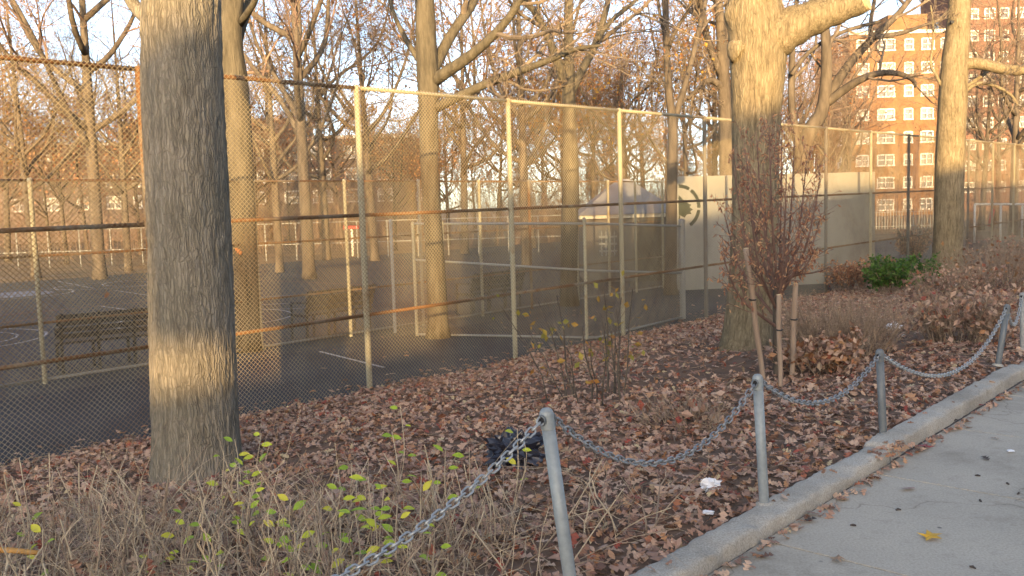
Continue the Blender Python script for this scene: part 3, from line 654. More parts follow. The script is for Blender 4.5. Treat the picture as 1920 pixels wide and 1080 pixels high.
park_tree('slim tree splitting into steep limbs with orange leaves', (1068, 560), 19.5, [(1066, 545, 16), (1068, 430, 16), (1070, 320, 15), (1068, 220, 12), (1066, 165, 12), (1067, 90, 9), (1066, 0, 8)],
    [([(1068, 175, 9), (1092, 130, 8), (1118, 80, 7), (1133, 30, 6), (1142, -10, 5)], .3), ([(1064, 165, 9), (1046, 120, 8), (1030, 75, 7), (1005, 25, 6), (975, -10, 6)], -.2), ([(1120, 75, 5), (1145, 40, 4), (1175, 15, 4), (1200, -10, 3)], .2), ([(1060, 120, 4), (1040, 105, 4), (1020, 60, 3), (1010, 20, 3)], .3)],
    (M['bark_p'], M['twig']), seed=23, leaves=[(700, M['goldleaf']), (500, M['rustleaf'])], lsize=.10)
park_tree('dark-footed slim tree close beside the ball wall', (1258, 560), 21.3, [(1257, 555, 12), (1258, 450, 11), (1260, 330, 10), (1262, 240, 9), (1254, 170, 7), (1250, 90, 6), (1247, 0, 6)],
    [([(1262, 240, 7), (1275, 190, 6), (1290, 140, 5), (1310, 60, 5), (1325, -10, 4)], .3), ([(1251, 100, 4), (1268, 55, 3.5), (1290, 20, 3), (1300, -20, 3)], -.2), ([(1250, 80, 4), (1240, 40, 3), (1232, -10, 3)], .2)],
    (M['bark_c'], M['twig']), seed=24, leaves=[(350, M['rustleaf'])], lsize=.1)
park_tree('many-limbed tree rising behind the ball wall', (1362, 560), 26, [(1362, 470, 13), (1362, 300, 13), (1360, 210, 12), (1357, 150, 11)],
    [([(1357, 155, 8), (1340, 110, 7), (1322, 60, 6), (1305, 10, 5), (1295, -30, 5)], .3), ([(1358, 150, 9), (1362, 90, 8), (1366, 30, 7), (1362, -20, 6)], .2), ([(1356, 165, 7), (1330, 150, 6), (1305, 170, 4), (1290, 185, 3)], -.3), ([(1354, 145, 7), (1330, 85, 6), (1318, 20, 5), (1310, -20, 5)], -.3)],
    (M['bark_c'], M['twig']), seed=25)
park_tree('leaning tree with an arching limb in front of the brick apartment block', (1500, 560), 27.5, [(1498, 500, 14), (1500, 360, 14), (1508, 280, 14), (1523, 235, 13), (1545, 195, 12)],
    [([(1545, 195, 10), (1572, 150, 9), (1602, 108, 8), (1640, 68, 7), (1675, 35, 6), (1708, -5, 5)], .3), ([(1548, 195, 9), (1580, 170, 8), (1612, 150, 7), (1645, 138, 6), (1685, 138, 5), (1712, 150, 4), (1716, 162, 3)], -.3), ([(1503, 300, 8), (1486, 220, 7), (1484, 140, 6), (1488, 60, 5), (1495, -10, 4)], .2), ([(1640, 70, 5), (1690, 62, 4), (1730, 48, 3), (1765, 33, 2.5)], .1), ([(1484, 140, 4), (1520, 95, 4), (1580, 60, 3.5), (1650, 40, 3)], .2)],
    (M['bark_c'], M['twig']), seed=26, nums=(6, 5, 4, 2))

# -- woods farther back: a few kinds, copied
def wood_tree(seed, H, spread, mats, leaves, nums=(6, 6, 5, 2)):
    rg = np.random.default_rng(seed); o = thing('park_tree', 'x', 'tree')
    lean = rg.uniform(-.4, .4, 2); tp = np.array([[0, 0, -.1], [0, 0, .3], [lean[0] * .3, lean[1] * .3, H * .18], [lean[0] * .6, lean[1] * .6, H * .36], [lean[0], lean[1], H * .6], [lean[0] * 1.5, lean[1] * 1.3, H * .95]]); r0 = H * .0125
    tr = np.array([1.5, 1.15, 1, .85, .5, .12]) * r0; ls = []
    for k in range(7):
        a = 2 * math.pi * (k / 7 + rg.uniform(-.05, .05)) * 2.0; z = H * rg.uniform(.24, .55); L = H * rg.uniform(.32, .5); dr = np.array([math.cos(a), math.sin(a), 0]); f = np.interp(z, tp[:, 2], np.arange(6)); c = np.array([np.interp(f, np.arange(6), tp[:, i]) for i in range(3)])
        jj = rg.normal(size=(3, 3)) * L * .05; ls.append((np.array([c, c + dr * L * .2 * spread + [0, 0, L * .16] + jj[0], c + dr * L * .42 * spread + [0, 0, L * .5] + jj[1], c + dr * L * .55 * spread + [0, 0, L * 1.0] + jj[2]]), np.array([.55, .45, .3, .1]) * r0))
    lv = crown(ls + [(tp[3:], tr[3:])], rg, nums, rmin=.0055); tree_parts(o, tp, tr, ls, lv, mats, 10, leaves, .15, rg); return o
def copy_tree(o):
    c = o.copy(); COL.objects.link(c)
    for ch in [x for x in COL.objects if x.parent == o]:
        d = ch.copy(); COL.objects.link(d); d.parent = c
    return c
kinds = [wood_tree(31, 13, 1.0, (M['bark_c'], M['twig']), None), wood_tree(32, 11.5, 1.2, (M['bark_c'], M['twig_red']), [(1500, M['rustleaf'])]), wood_tree(33, 15, .9, (M['bark_c'], M['twig_red']), None),
         wood_tree(34, 10, 1.3, (M['bark_c'], M['twig']), [(1300, M['goldleaf']), (1700, M['rustleaf'])]), wood_tree(35, 8, 1.4, (M['bark_c'], M['twig_red']), [(1900, M['redleaf'])])]
KL = ['bare dark grey tree in the woods beyond the courts', 'wide bare tree with scattered rust leaves beyond the courts', 'tall bare tree with reddish twigs beyond the courts', 'tree still holding gold and orange leaves beyond the courts', 'low spreading tree with red-brown leaves beyond the courts']
spots = [(1060, 66, 2), (1120, 74, 4), (1150, 88, 2), (1210, 70, 0), (1085, 92, 4), (1250, 90, 2), (1020, 78, 1), (1525, 74, 1), (1590, 84, 2), (90, 60, 4), (300, 50, 1), (430, 62, 1), (-20, 64, 1)]
rr = random.Random(5)
for (x, Y, k) in [(60, 36, 0), (180, 33, 2), (235, 38, 0), (330, 44, 4), (120, 47, 4), (10, 52, 1), (520, 34, 0), (575, 30, 2), (610, 42, 1), (700, 40, 0), (740, 52, 4), (870, 44, 1), (930, 55, 3), (1000, 48, 3), (985, 32, 0), (1110, 50, 3), (1170, 44, 1), (1290, 42, 3), (1340, 50, 2), (1430, 46, 1), (400, 52, 1), (480, 56, 4), (260, 58, 4), (840, 58, 4), (1060, 60, 1), (1180, 64, 4), (1560, 62, 0), (1840, 56, 0), (1900, 48, 2), (1960, 62, 0), (1870, 75, 2), (-80, 42, 3), (-160, 52, 1), (640, 66, 3), (160, 66, 1), (780, 70, 1), (1400, 70, 3), (2040, 55, 1), (60, 74, 4), (340, 78, 3), (540, 76, 4), (940, 80, 4), (1280, 80, 4), (1500, 84, 2)]:
    spots.append((x, Y, k))
for k in range(22): spots.append((-220 + 68 * 1.5 * k + rr.uniform(-25, 25), rr.uniform(82, 104), rr.choice((0, 1, 2, 4, 1))) if not 1560 < -220 + 102 * k < 1800 else (1480 + rr.uniform(-60, 40), rr.uniform(70, 92), rr.choice((1, 2))))
usedk = set()
for (x, Y, k) in spots:
    src = kinds[k]; o = src if k not in usedk else copy_tree(src); usedk.add(k)
    p = at_z(x, 480, COURT); lx = at_d(x, 420, Y); o.location = (lx[0], Y, -.70); o.rotation_euler.z = rr.uniform(0, 6.28); s = rr.uniform(.85, 1.2); o.scale = (s, s, s * rr.uniform(.92, 1.1))
    tag(o, KL[k], 'tree', ['dark bare trees of the woods', 'rust-leaved wide trees of the woods', 'tall reddish trees of the woods', 'golden trees of the woods', 'low red-brown trees of the woods'][k])

# undergrowth below the woods
rg = np.random.default_rng(36); ug = thing('undergrowth', 'tangle of reddish brown undergrowth below the far woods', 'undergrowth', (0, 60, -.7)); ug['kind'] = 'stuff'
K = 3600; X = np.concatenate([rg.uniform(-58, 42, K - 900), rg.uniform(0, 16, 900)]); Yv = rg.uniform(-9, 26, K); keep = np.array([nz(x * .11, y * .11, 2) > -.22 for x, y in zip(X, Yv)]); X, Yv = X[keep], Yv[keep]; K = len(X)
hh = np.array([2.6 + 4.2 * max(0, .5 + nz(x * .09, y * .12, 8)) for x, y in zip(X, Yv)]) * rg.uniform(.6, 1.15, K); a = rg.uniform(0, 6.28, K); ln = rg.uniform(.2, .9, K)
P = np.stack([np.stack([X, Yv, 0 * X], 1), np.stack([X + .3 * ln * np.cos(a), Yv + .3 * ln * np.sin(a), hh * .45], 1), np.stack([X + ln * np.cos(a), Yv + ln * np.sin(a), hh], 1)], 1); R = np.full((K, 3), .012) * np.array([[1.3, 1, .6]])
Q, RQ = sprout(P, R, 5, .15, 1, (25, 60), (.25, .5), (.5, .7), 4, .15, .02, rg, .006)
mb = MB(); mb.tubes(P, R, 3, cap=False); mb.tubes(Q, RQ, 3, cap=False); mb.build('stems', M['twig_red'], ug)['kind'] = 'stuff'
for n, mt in ((7000, 'undleaf'), (3000, 'rustleaf'), (5000, 'undleaf')): mb = MB(); leaf_quads(mb, ends(Q, rg, n), .15, rg, .3); mb.build('foliage', M[mt], ug)['kind'] = 'stuff'

# ------------------------------------------------------------------ sapling with stakes
bs_ = at_bed(1462, 722)
def stake(p0, p1, Y0, label, r):
    a = at_bed(*p0); b = at_d(p1[0], p1[1], a[1]); o = thing('tree_stake', label, 'stake', a); d = local(o, b); L = np.linalg.norm(d); d /= L
    mb = MB(); mb.tubes([d * s + np.array([.004 * math.sin(s * 9), 0, 0]) for s in np.linspace(-.1, L, 9)], r * (1 + .06 * np.cos(np.arange(9) * 2.1)), 12); mb.build('pole', M['stake'], o, smooth=True)
    mb = MB(); mb.tubes([d * (L - .001), d * (L + .006)], [r * .95, r * .8], 12); mb.build('sawn_top', M['cut'], o)
    q = d * (L * .62); mb = MB(); A_ = np.linspace(0, 2 * math.pi, 13); mb.tubes([q + np.array([math.cos(a), math.sin(a), .1 * math.sin(a)]) * r * 1.12 for a in A_], [.007] * 13, 5, cap=False); mb.build('tie', M['black'], o)
    return o
stake((1431, 716), (1399, 466), 0, 'reddish wooden stake leaning toward the stout tree, longest of three', .026)
stake((1463, 724), (1460, 553), 0, 'short upright wooden stake in the middle of three', .022)
stake((1485, 706), (1491, 532), 0, 'pale wooden stake next to the dry hedge shrub', .025)
sb = at_bed(1452, 705); sap = thing('sapling', 'staked young tree with clinging dry red-brown leaves', 'tree', sb); rg = np.random.default_rng(41)
tp, tr = pxline([(1458, 712, 8), (1457, 640, 7.5), (1456, 560, 7), (1457, 530, 5)], sb[1], sap)
trP, trR = resample(tp, tr, 12); Q1 = []; R1 = []
for k, (x, y) in enumerate([(1352, 470), (1358, 400), (1376, 320), (1396, 268), (1418, 250), (1442, 238), (1466, 236), (1490, 262), (1514, 282), (1538, 330), (1540, 400), (1526, 470), (1430, 300), (1475, 310), (1405, 380), (1505, 380)]):
    dy = [-.45, .4, -.3, .5, .1, -.4, .3, -.1, .45, -.4, .3, -.3, .6, -.6, -.65, .6][k]; s_ = trP[min(11, 6 + k % 6)]
    e = local(sap, at_d(x, y, sb[1] + dy)); c = s_ + (e - s_) * .45; c[:2] += (e - s_)[:2] * .22; c[2] -= .02
    p, r_ = resample([s_, c, e], [.016, .010, .0035], 10); Q1.append(p); R1.append(r_)
Q1 = np.array(Q1); R1 = np.array(R1)
Q2, R2 = sprout(Q1, R1, 13, .12, 1, (18, 48), (.16, .34), (.35, .55), 5, .10, .08, rg, .003); Q3, R3 = sprout(Q2, R2, 4, .15, 1, (18, 50), (.35, .6), (.5, .7), 4, .12, .03, rg, .002)
mb = MB(); mb.tubes(trP, trR, 9); mb.build('trunk', M['bark_c'], sap, smooth=True)
mb = MB(); mb.tubes(Q1, R1, 6, cap=False); mb.tubes(Q2, R2, 4, cap=False); mb.tubes(Q3, R3, 3, cap=False); mb.build('crown', M['sapling_twig'], sap)
mb = MB(); leaf_quads(mb, np.vstack([ends(Q3, rg, 1700), ends(Q2, rg, 450)]), .050, rg, 1.0, .16); mb.build('foliage', M['redleaf'], sap)

OL = []   # lobed oak leaf outline
out = [(0, .02), (.2, .21), (.33, .09), (.5, .33), (.62, .09), (.79, .27), (1, .0)]
out2 = [(0, .01), (.18, .14), (.42, .23), (.65, .19), (.85, .08), (1, 0)]
def litter_arrays(pos, size, rng, flat=.35, out=out):
    K = len(pos); up_ = [(x, y) for x, y in out]; lo_ = [(x, -y) for x, y in out[-2:0:-1]]; poly = np.array(up_ + lo_); L = len(poly)
    z = .18 * np.abs(poly[:, 1]) * 2 - .12 * (poly[:, 0] - .5) ** 2 * 2
    base = np.concatenate([poly - [.5, 0], z[:, None]], 1)
    a = rng.uniform(0, 6.28, K); tx = rng.normal(size=K) * flat; ty = rng.normal(size=K) * flat
    s = size * rng.uniform(.6, 1.3, K); curl = rng.uniform(-1.2, 1.8, K)
    B = np.repeat(base[None], K, 0); B[:, :, 2] *= curl[:, None]
    c, s_ = np.cos(tx)[:, None], np.sin(tx)[:, None]; y, zz = B[:, :, 1] * c - B[:, :, 2] * s_, B[:, :, 1] * s_ + B[:, :, 2] * c
    c, s_ = np.cos(ty)[:, None], np.sin(ty)[:, None]; x, zz = B[:, :, 0] * c + zz * s_, -B[:, :, 0] * s_ + zz * c
    c, s_ = np.cos(a)[:, None], np.sin(a)[:, None]; X = x * c - y * s_; Yv = x * s_ + y * c
    V = np.stack([X, Yv, zz], 2) * s[:, None, None] + pos[:, None, :]
    # strips across the leaf: pairs of upper and lower points
    n = len(out); F = []
    for i in range(n - 1):
        u0, u1 = i, i + 1; l0 = (L - i) % L if i else 0; l1 = L - i - 1 if i + 1 < n - 1 else n - 1
        if i == 0: F.append([0, l1, l1, u1])
        elif i + 1 == n - 1: F.append([u0, l0, l0, u1])
        else: F.append([u0, l0, l1, u1])
    T = []
    for f in F:
        q = list(dict.fromkeys(f)); T += [[q[0], q[1], q[2]]] + ([[q[0], q[2], q[3]]] if len(q) == 4 else [])
    T = np.array(T); return V.reshape(-1, 3), (T[None] + (np.arange(K) * L)[:, None, None]).reshape(-1, 3)
# ------------------------------------------------------------------ shrubs
def shrub(label, root, h, spread, nst, mats, seed, nums=(5, 4), leaves=(), lsize=.03, name='shrub', cat='shrub', flat=.0, r=(.004, .007), rx=1.0, rmin=.0016, upw=.05):
    o = thing(name, label, cat, root); rg = np.random.default_rng(seed); n0, t0 = to_nt(root); P = []
    for i in range(nst):
        a = rg.uniform(0, 6.28); q = math.sqrt(rg.random()); px = math.cos(a) * q * spread * .62 * rx; py = math.sin(a) * q * spread * .62
        pt = UU * px + NN * py; n, t = n0 + py, t0 + px; z0 = bed_z(n, t) - root[2] - .02
        out = (UU * math.cos(a) * rx + NN * math.sin(a)) * spread * rg.uniform(.15, .6) * q; hh = h * rg.uniform(.65, 1.08) * (1 - flat * q)
        s = [0, .3, .65, 1.0]; P.append([pt + out * f ** 1.3 + np.array([rg.normal() * .02, rg.normal() * .02, z0 + hh * f]) for f in s])
    P = np.array(P); rr_ = rg.uniform(r[0], r[1], len(P))[:, None] * np.array([[1, .85, .65, .45]])
    mb = MB(); mb.tubes(P, rr_, 4, cap=False); lv = [(P, rr_)]; Q, R = P, rr_
    mb.build('stems', mats[0], o); mb = MB()
    for i, n in enumerate(nums):
        Q, R = sprout(Q, R, n, .25, 1.0, (20, 65), (.25, .5), (.45, .7), 4 if i == 0 else 3, .18, upw, rg, rmin); mb.tubes(Q, R, 3, cap=False); lv.append((Q, R))
    mb.build('twigs', mats[1], o)['kind'] = 'stuff'
    for n, mt in leaves:
        mb = MB(); leaf_quads(mb, ends(Q, rg, n), lsize, rg, .2); mb.build('foliage', mt, o)
    return o
H = M['dryhedge']; G = M['drygrey']
shrub('dense dry clipped shrub between the sapling and the white litter', at_bed(1575, 672), .60, .75, 150, (G, G), 51, (6, 4), rx=1.0)
shrub('rust-leaved heap of twigs at the foot of the dry clipped shrub', at_bed(1545, 692), .30, .55, 60, (G, G), 52, (5, 3), [(700, M['litter']), (200, M['rustleaf'])], .07)
shrub('low shrub with red-brown leaves beside the bright green one', at_bed(1612, 545), .62, .75, 60, (G, G), 53, (6, 5), [(2600, M['redleaf'])], .06)
shrub('bright green leafy shrub at the foot of the straight tree', at_bed(1692, 548), .62, .72, 70, (G, G), 54, (6, 5), [(4600, M['greenleaf'])], .075)
shrub('pale dry shrub past the bright green one', at_bed(1785, 560), .5, .75, 70, (G, G), 55, (6, 4), [(500, M['litter'])], .07)
shrub('tangled dry shrub with rust leaves beside the leaning bollard', at_bed(1808, 640), .50, .60, 110, (G, G), 56, (6, 4), [(900, M['litter'])], .07)
shrub('grey-tan dry shrub in the row beyond the straight tree', at_bed(1885, 540), .70, 1.2, 110, (G, G), 57, (6, 4), [(200, M['rustleaf'])], .08)
shrub('tan twiggy shrub farthest along the bed by the fence', at_bed(1870, 505), .75, 1.4, 90, (G, G), 58, (6, 4), [(300, M['litter'])], .08)
sp = shrub('spindly shrub with a few yellow leaves before the fence', at_bed(1142, 748), .95, .85, 15, (M['bark_c'], M['twig']), 59, (5, 2), [(60, M['goldleaf']), (50, M['oliveleaf'])], .065, r=(.006, .011))
shrub('small clump of dry stems with curled leaves behind the dark chain', at_bed(1290, 800), .20, .45, 45, (G, G), 60, (5, 3), [(60, M['litter'])], .08)
# dark shrub seen beyond the fence
o = shrub('dark purple-leaved shrub beyond the fence below the brick block', np.array([*at_d(1712, 490, 30)[:2], COURT]), .1, .1, 3, (G, G), 61, (2,)); bpy.data.objects.remove([c for c in o.children if c.name.startswith('twigs')][0])
for c in list(o.children): bpy.data.objects.remove(c)
mb = MB(); rg = np.random.default_rng(62); P = []
for i in range(60): a = rg.uniform(0, 6.28); P.append([[0, 0, 0], [.25 * math.cos(a), .25 * math.sin(a), .5 * rg.random() + .2], [.5 * math.cos(a), .5 * math.sin(a), rg.uniform(.4, 1.15)]])
P = np.array(P); mb.tubes(P, np.full((60, 3), .012), 4, cap=False); mb.build('stems', M['twig'], o); mb = MB(); leaf_quads(mb, ends(P, rg, 1800, .3) + rg.normal(size=(1800, 3)) * .10, .09, rg); mb.build('foliage', M['redleaf'], o)

# the clipped hedge in the foreground: one thing of stems and twigs
hr = P3(3.4, .9, bed_z(3.4, .9)); hedge = thing('hedge', 'dry cut-back hedge of tan stems with a few green leaves, at the grey trunk', 'hedge', hr); rg = np.random.default_rng(71); P = []
def hedge_edge(n, t):   # how far the hedge fills the place
    if t < -2.2 or n < 2.28: return 0
    e = 5.15 - .10 * max(t, 0) - .8 * max(0, t - 1.6) ** 1.2
    if n > e: return 0
    if t > 2.9 and n > 2.7: return 0
    return 1 if t < 3.4 else 0
b1n, b1t = to_nt(b1); cnt = 0
while cnt < 1750:
    n, t = rg.uniform(2.28, 5.4), rg.uniform(-2.2, 3.4)
    if not hedge_edge(n, t) or (n - b1n) ** 2 + (t - b1t) ** 2 < .42 ** 2: continue
    cl = nz(n * 2.2, t * 2.2, 3)
    if cl < -.12 and rg.random() < .75: continue
    cnt += 1; z0 = bed_z(n, t) - .02; h = rg.uniform(.16, .46) * (1 + .5 * cl) * (.75 if t > 2.2 else 1); a = rg.uniform(0, 6.28); ln = rg.uniform(.0, .30) if rg.random() < .8 else rg.uniform(.2, .5)
    o_ = np.array([math.cos(a), math.sin(a), 0]) * ln; p = P3(n, t, z0) - hr; P.append([p, p + o_ * .3 + [0, 0, h * .4], p + o_ * .66 + [rg.normal() * .015, rg.normal() * .015, h * .75], p + o_ + [rg.normal() * .02, rg.normal() * .02, h]])
P = np.array(P); R = rg.uniform(.0016, .0046, len(P))[:, None] * np.array([[1, .95, .85, .7]])
mb = MB(); mb.tubes(P[::2], R[::2], 5); mb.build('stems', H, hedge); mb = MB(); mb.tubes(P[1::2], R[1::2], 4, cap=False); mb.build('old_stems', G, hedge)
Q, RQ = sprout(P, R, 4, .2, 1.0, (20, 75), (.25, .75), (.45, .75), 5, .22, .0, rg, .0010); mb = MB(); mb.tubes(Q[::2], RQ[::2], 3, cap=False); Q3, R3 = sprout(Q[::2], RQ[::2], 1, .2, 1, (25, 70), (.3, .7), (.5, .8), 4, .2, 0, rg, .0009); mb.tubes(Q3, R3, 3, cap=False); mb.build('twigs', G, hedge)
mb = MB(); mb.tubes(Q[1::2], RQ[1::2], 3, cap=False); mb.build('fine_twigs', H, hedge)
Pd = ends(Q, rg, 700, .1); Pd[:, 2] *= rg.uniform(.3, .9, 700); mb = MB(); V, T = litter_arrays(Pd, .06, rg, .8); mb.add(V, T); mb.build('trapped_leaves', M['litter'], hedge)['kind'] = 'stuff'
# long straight cut canes
def cane(p0, p1, r, mat, dY=0.0):
    a = at_bed(*p0); b = at_d(p1[0], p1[1], a[1] + dY); mb = MB(); mid = (a + b) / 2 + np.array([rg.normal() * .012, rg.normal() * .01, 0]); Pq, Rq = resample([local(hedge, a), local(hedge, mid), local(hedge, b)], [r, r * .92, r * .75], 8); mb.tubes(Pq, Rq, 6); mb.build('cane', mat, hedge)
for p0, p1, r in [((150, 980), (148, 868), .0048), ((165, 985), (183, 872), .0045), ((178, 985), (212, 873), .0045), ((90, 950), (92, 850), .004), ((300, 985), (366, 884), .004), ((365, 1000), (397, 895), .0042), ((420, 1010), (395, 905), .0035), ((610, 960), (555, 845), .0035), ((640, 920), (628, 830), .003),
                  ((440, 1075), (380, 950), .004), ((545, 1000), (420, 905), .003), ((760, 980), (720, 850), .003), ((840, 1000), (800, 880), .003), ((930, 1000), (890, 860), .0035), ((960, 1010), (985, 880), .0032), ((985, 1000), (940, 870), .003), ((905, 990), (870, 870), .003), ((560, 1075), (640, 920), .0032), ((20, 1000), (8, 890), .006), ((60, 1060), (30, 930), .004), ((1010, 1040), (1130, 860), .003), ((1060, 1075), (1170, 915), .0028), ((700, 1075), (690, 930), .003), ((815, 1075), (860, 930), .003)]:
    cane(p0, p1, r, H if rg.random() < .75 else G)
for k in range(46):
    x = rg.uniform(0, 1000); y = rg.uniform(965, 1078); hh_ = rg.uniform(70, 150); cane((x, y), (x + rg.normal() * 38, y - hh_), rg.uniform(.0022, .0042), H if rg.random() < .6 else G, rg.uniform(-.15, .15))
# leafy privet shoots with each leaf a piece of its own
def blade_mesh(mat, name='leaf'):
    mb = MB(); V = []; n = 7; Wd = [0, .15, .23, .24, .20, .11, 0]
    for i in range(n):
        x = i / (n - 1); V += [(x, Wd[i], .10 * math.sin(x * 3) + .06), (x, 0, .10 * math.sin(x * 3)), (x, -Wd[i], .10 * math.sin(x * 3) + .06)]
    F = []
    for i in range(n - 1): F += [[3 * i, 3 * i + 3, 3 * i + 4, 3 * i + 1], [3 * i + 1, 3 * i + 4, 3 * i + 5, 3 * i + 2]]
    mb.add(V, F); return mb.mesh(name, mat, True)
BL = [blade_mesh(M['lf%d' % i]) for i in range(5)]
def shoot(x, y, n, spread=38, mi=None, parent=hedge, gdy=150, lsz=.054):
    g = at_bed(x + rg.uniform(-30, 30), min(y + gdy, 1078 + 60)); Y = g[1] - rg.uniform(.0, .12); top = at_d(x, y - spread * .7, Y)
    Pq, Rq = resample([local(parent, g), local(parent, at_d(x + rg.uniform(-14, 14), y + gdy * .45, Y)), local(parent, top)], [.0036, .003, .0018], 9); mb = MB(); mb.tubes(Pq, Rq, 5); mb.build('shoot', H, parent)
    for k in range(n):
        f = 8 * (1 - (k + .3) / n * .62); i = int(min(f, 7)); c = Pq[i] * (1 - (f - i)) + Pq[i + 1] * (f - i)
        side = 1 if k % 2 else -1; d = Vector((side * rg.uniform(.5, 1), rg.uniform(-.7, .5), rg.uniform(-.15, .55))).normalized(); off = Vector(c) + d * rg.uniform(.006, .03)
        upv = Vector((rg.normal() * .4, -.7 + rg.normal() * .3, 1)).normalized(); yv = upv.cross(d).normalized(); zv = d.cross(yv); s = lsz * rg.uniform(.7, 1.25)
        m_ = Matrix((d * s, yv * s, zv * s)).transposed().to_4x4(); m_.translation = off; lo = link('leaf', BL[mi if mi is not None else int(rg.integers(0, 4))], parent); lo.matrix_local = m_
for (x, y, n) in [(440, 850, 5), (490, 838, 6), (420, 872, 4), (460, 900, 7), (475, 930, 7), (525, 985, 8), (545, 960, 6), (550, 1010, 5), (345, 985, 6), (355, 1005, 5), (640, 940, 6), (660, 895, 5), (690, 920, 6), (720, 940, 6), (745, 970, 5), (700, 975, 6), (735, 835, 4), (750, 785, 4), (835, 868, 4), (790, 915, 4), (50, 970, 4), (80, 1020, 4), (620, 1045, 5), (290, 1070, 4), (815, 1020, 4), (405, 1045, 5), (665, 985, 5), (970, 830, 4), (880, 865, 2)]:
    shoot(x, y, n)
tag(hedge, kind=None)

# ------------------------------------------------------------------ leaf litter
rg = np.random.default_rng(81); N_ = 0; pos = []; big = []
bare = [(at_bed(1440, 690), 1.0, .75), (at_bed(1690, 640), 1.1, .8), (at_bed(1330, 665), 1.2, .65), (at_bed(1250, 700), .9, .4)]
tries = 108000; n_all = rg.uniform(2.06, 8.66, tries); t_all = -2.0 + 28 * rg.random(tries) ** 1.45
for n, t in zip(n_all, t_all):
    k = 1.0
    for c, r_, amt in bare:
        cn, ct = to_nt(c)
        q = ((n - cn) ** 2 + (t - ct) ** 2) / r_ ** 2
        if q < 4: k *= 1 - amt * math.exp(-q)
    k *= .78 + .5 * nz(n * 1.3, t * 1.3, 4)
    if n > 6.5: k *= 1.2
    if n < 4.4: k *= 1.35
    if rg.random() > k * .82: continue
    pos.append((n, t))
P = np.array([P3(n, t, bed_z(n, t) + rg.uniform(.004, .035)) for n, t in pos]); print('leaves', len(P))
mb = MB(); sel = RNG.random(len(P)); V, T = litter_arrays(P[sel < .72], .068, rg, .42); mb.add(V, T); V, T = litter_arrays(P[(sel >= .72) & (sel < .94)], .052, rg, .55, out2); mb.add(V, T); V, T = litter_arrays(P[sel >= .94], .105, rg, .35); mb.add(V, T); lit = mb.build('fallen_leaves', M['litter']); tag(lit, 'brown lobed leaves covering the planting bed', 'leaves', kind='stuff')
K = 1500; n_t = rg.uniform(2.2, 8.5, K); t_t = -2 + 24 * rg.random(K) ** 1.4; a_ = rg.uniform(0, 6.28, K); L_ = rg.uniform(.06, .32, K)
P = np.array([[P3(n + c * math.sin(a) * L, t + c * math.cos(a) * L, bed_z(n + c * math.sin(a) * L, t + c * math.cos(a) * L) + rg.uniform(.015, .055)) for c in (-.5, 0, .5)] for n, t, a, L in zip(n_t, t_t, a_, L_)])
mb = MB(); mb.tubes(P, rg.uniform(.0015, .004, K)[:, None] * np.array([[1, .9, .6]]), 4, cap=False); tag(mb.build('fallen_twigs', M['drygrey']), 'thin dry twigs scattered over the leaf litter', 'twigs', kind='stuff')
# leaves blown along the kerb and on the kerb
pos = [P3(1.865 + abs(rg.normal()) * -.03, rg.uniform(2.2, 14), .012) for _ in range(420)] + [P3(rg.uniform(1.93, 2.04), rg.uniform(2.5, 14), .09) for _ in range(26)] + [P3(1.9 + rg.normal() * .05, 5.3 + rg.normal() * .15, .05 + .05 * rg.random()) for _ in range(50)]
mb = MB(); V, T = litter_arrays(np.array(pos), .055, rg, .4); mb.add(V, T); tag(mb.build('gutter_leaves', M['litter']), 'small leaf scraps gathered along the foot of the kerb', 'leaves', kind='stuff')
# leaves caught along the court side of the fence foot
pos = [P3(NF + .15 + abs(rg.normal()) * .25, rg.uniform(2, 30), COURT + .012) for _ in range(500)] + [P3(rg.uniform(9.2, 12.2), rg.uniform(0, 24), COURT + .01) for _ in range(70)]
mb = MB(); V, T = litter_arrays(np.array(pos), .09, rg, .2); mb.add(V, T); tag(mb.build('court_leaves', M['litter']), 'scattered leaves on the court pavement inside the fence', 'leaves', kind='stuff')
# single leaves on the sidewalk
def one_leaf(px, size, mat, label, z=.006, star=False):
    p = at_z(px[0], px[1], z); mb = MB()
    if star:
        V = [(0, 0, .012)]
        for i in range(10): a = i * math.pi / 5; r_ = 1 if i % 2 == 0 else .42; V.append((r_ * math.cos(a) * size * .6, r_ * math.sin(a) * size * .6, rg.uniform(0, .018)))
        mb.add(V, [[0, i + 1, (i + 1) % 10 + 1] for i in range(10)])
    else: V, T = litter_arrays(np.zeros((1, 3)), size, rg, .15); V[:, 2] -= V[:, 2].min(); mb.add(V, T)
    o = mb.build('fallen_leaf', mat, loc=tuple(p)); o.rotation_euler.z = rg.uniform(0, 6.28); tag(o, label, 'leaf')
for px, s, mt, lb, st in [((1745, 1008), .10, 'lf_y', 'yellow curled leaf lying on the pale sidewalk', True), ((1570, 1050), .06, 'lf_t', 'small tan star-shaped leaf lying on the sidewalk joint', True), ((1702, 917), .085, 'lf_p', 'dusty pink leaf trodden flat on the sidewalk', False), ((1734, 838), .10, 'lf_r', 'crimson leaf lying on the sidewalk near the cracked kerb', True),
                          ((1822, 757), .16, 'lf_r', 'large dull red leaf lying against the kerb', True), ((1848, 860), .08, 'lf_d', 'flat dark leaf stuck on the sidewalk', False), ((1520, 977), .06, 'lf_d', 'thin dark leaf scrap beside the kerb on the sidewalk', False), ((1865, 822), .07, 'lf_t', 'tan leaf lying across the far sidewalk joint', False)]: one_leaf(px, s, M[mt], lb, star=st)
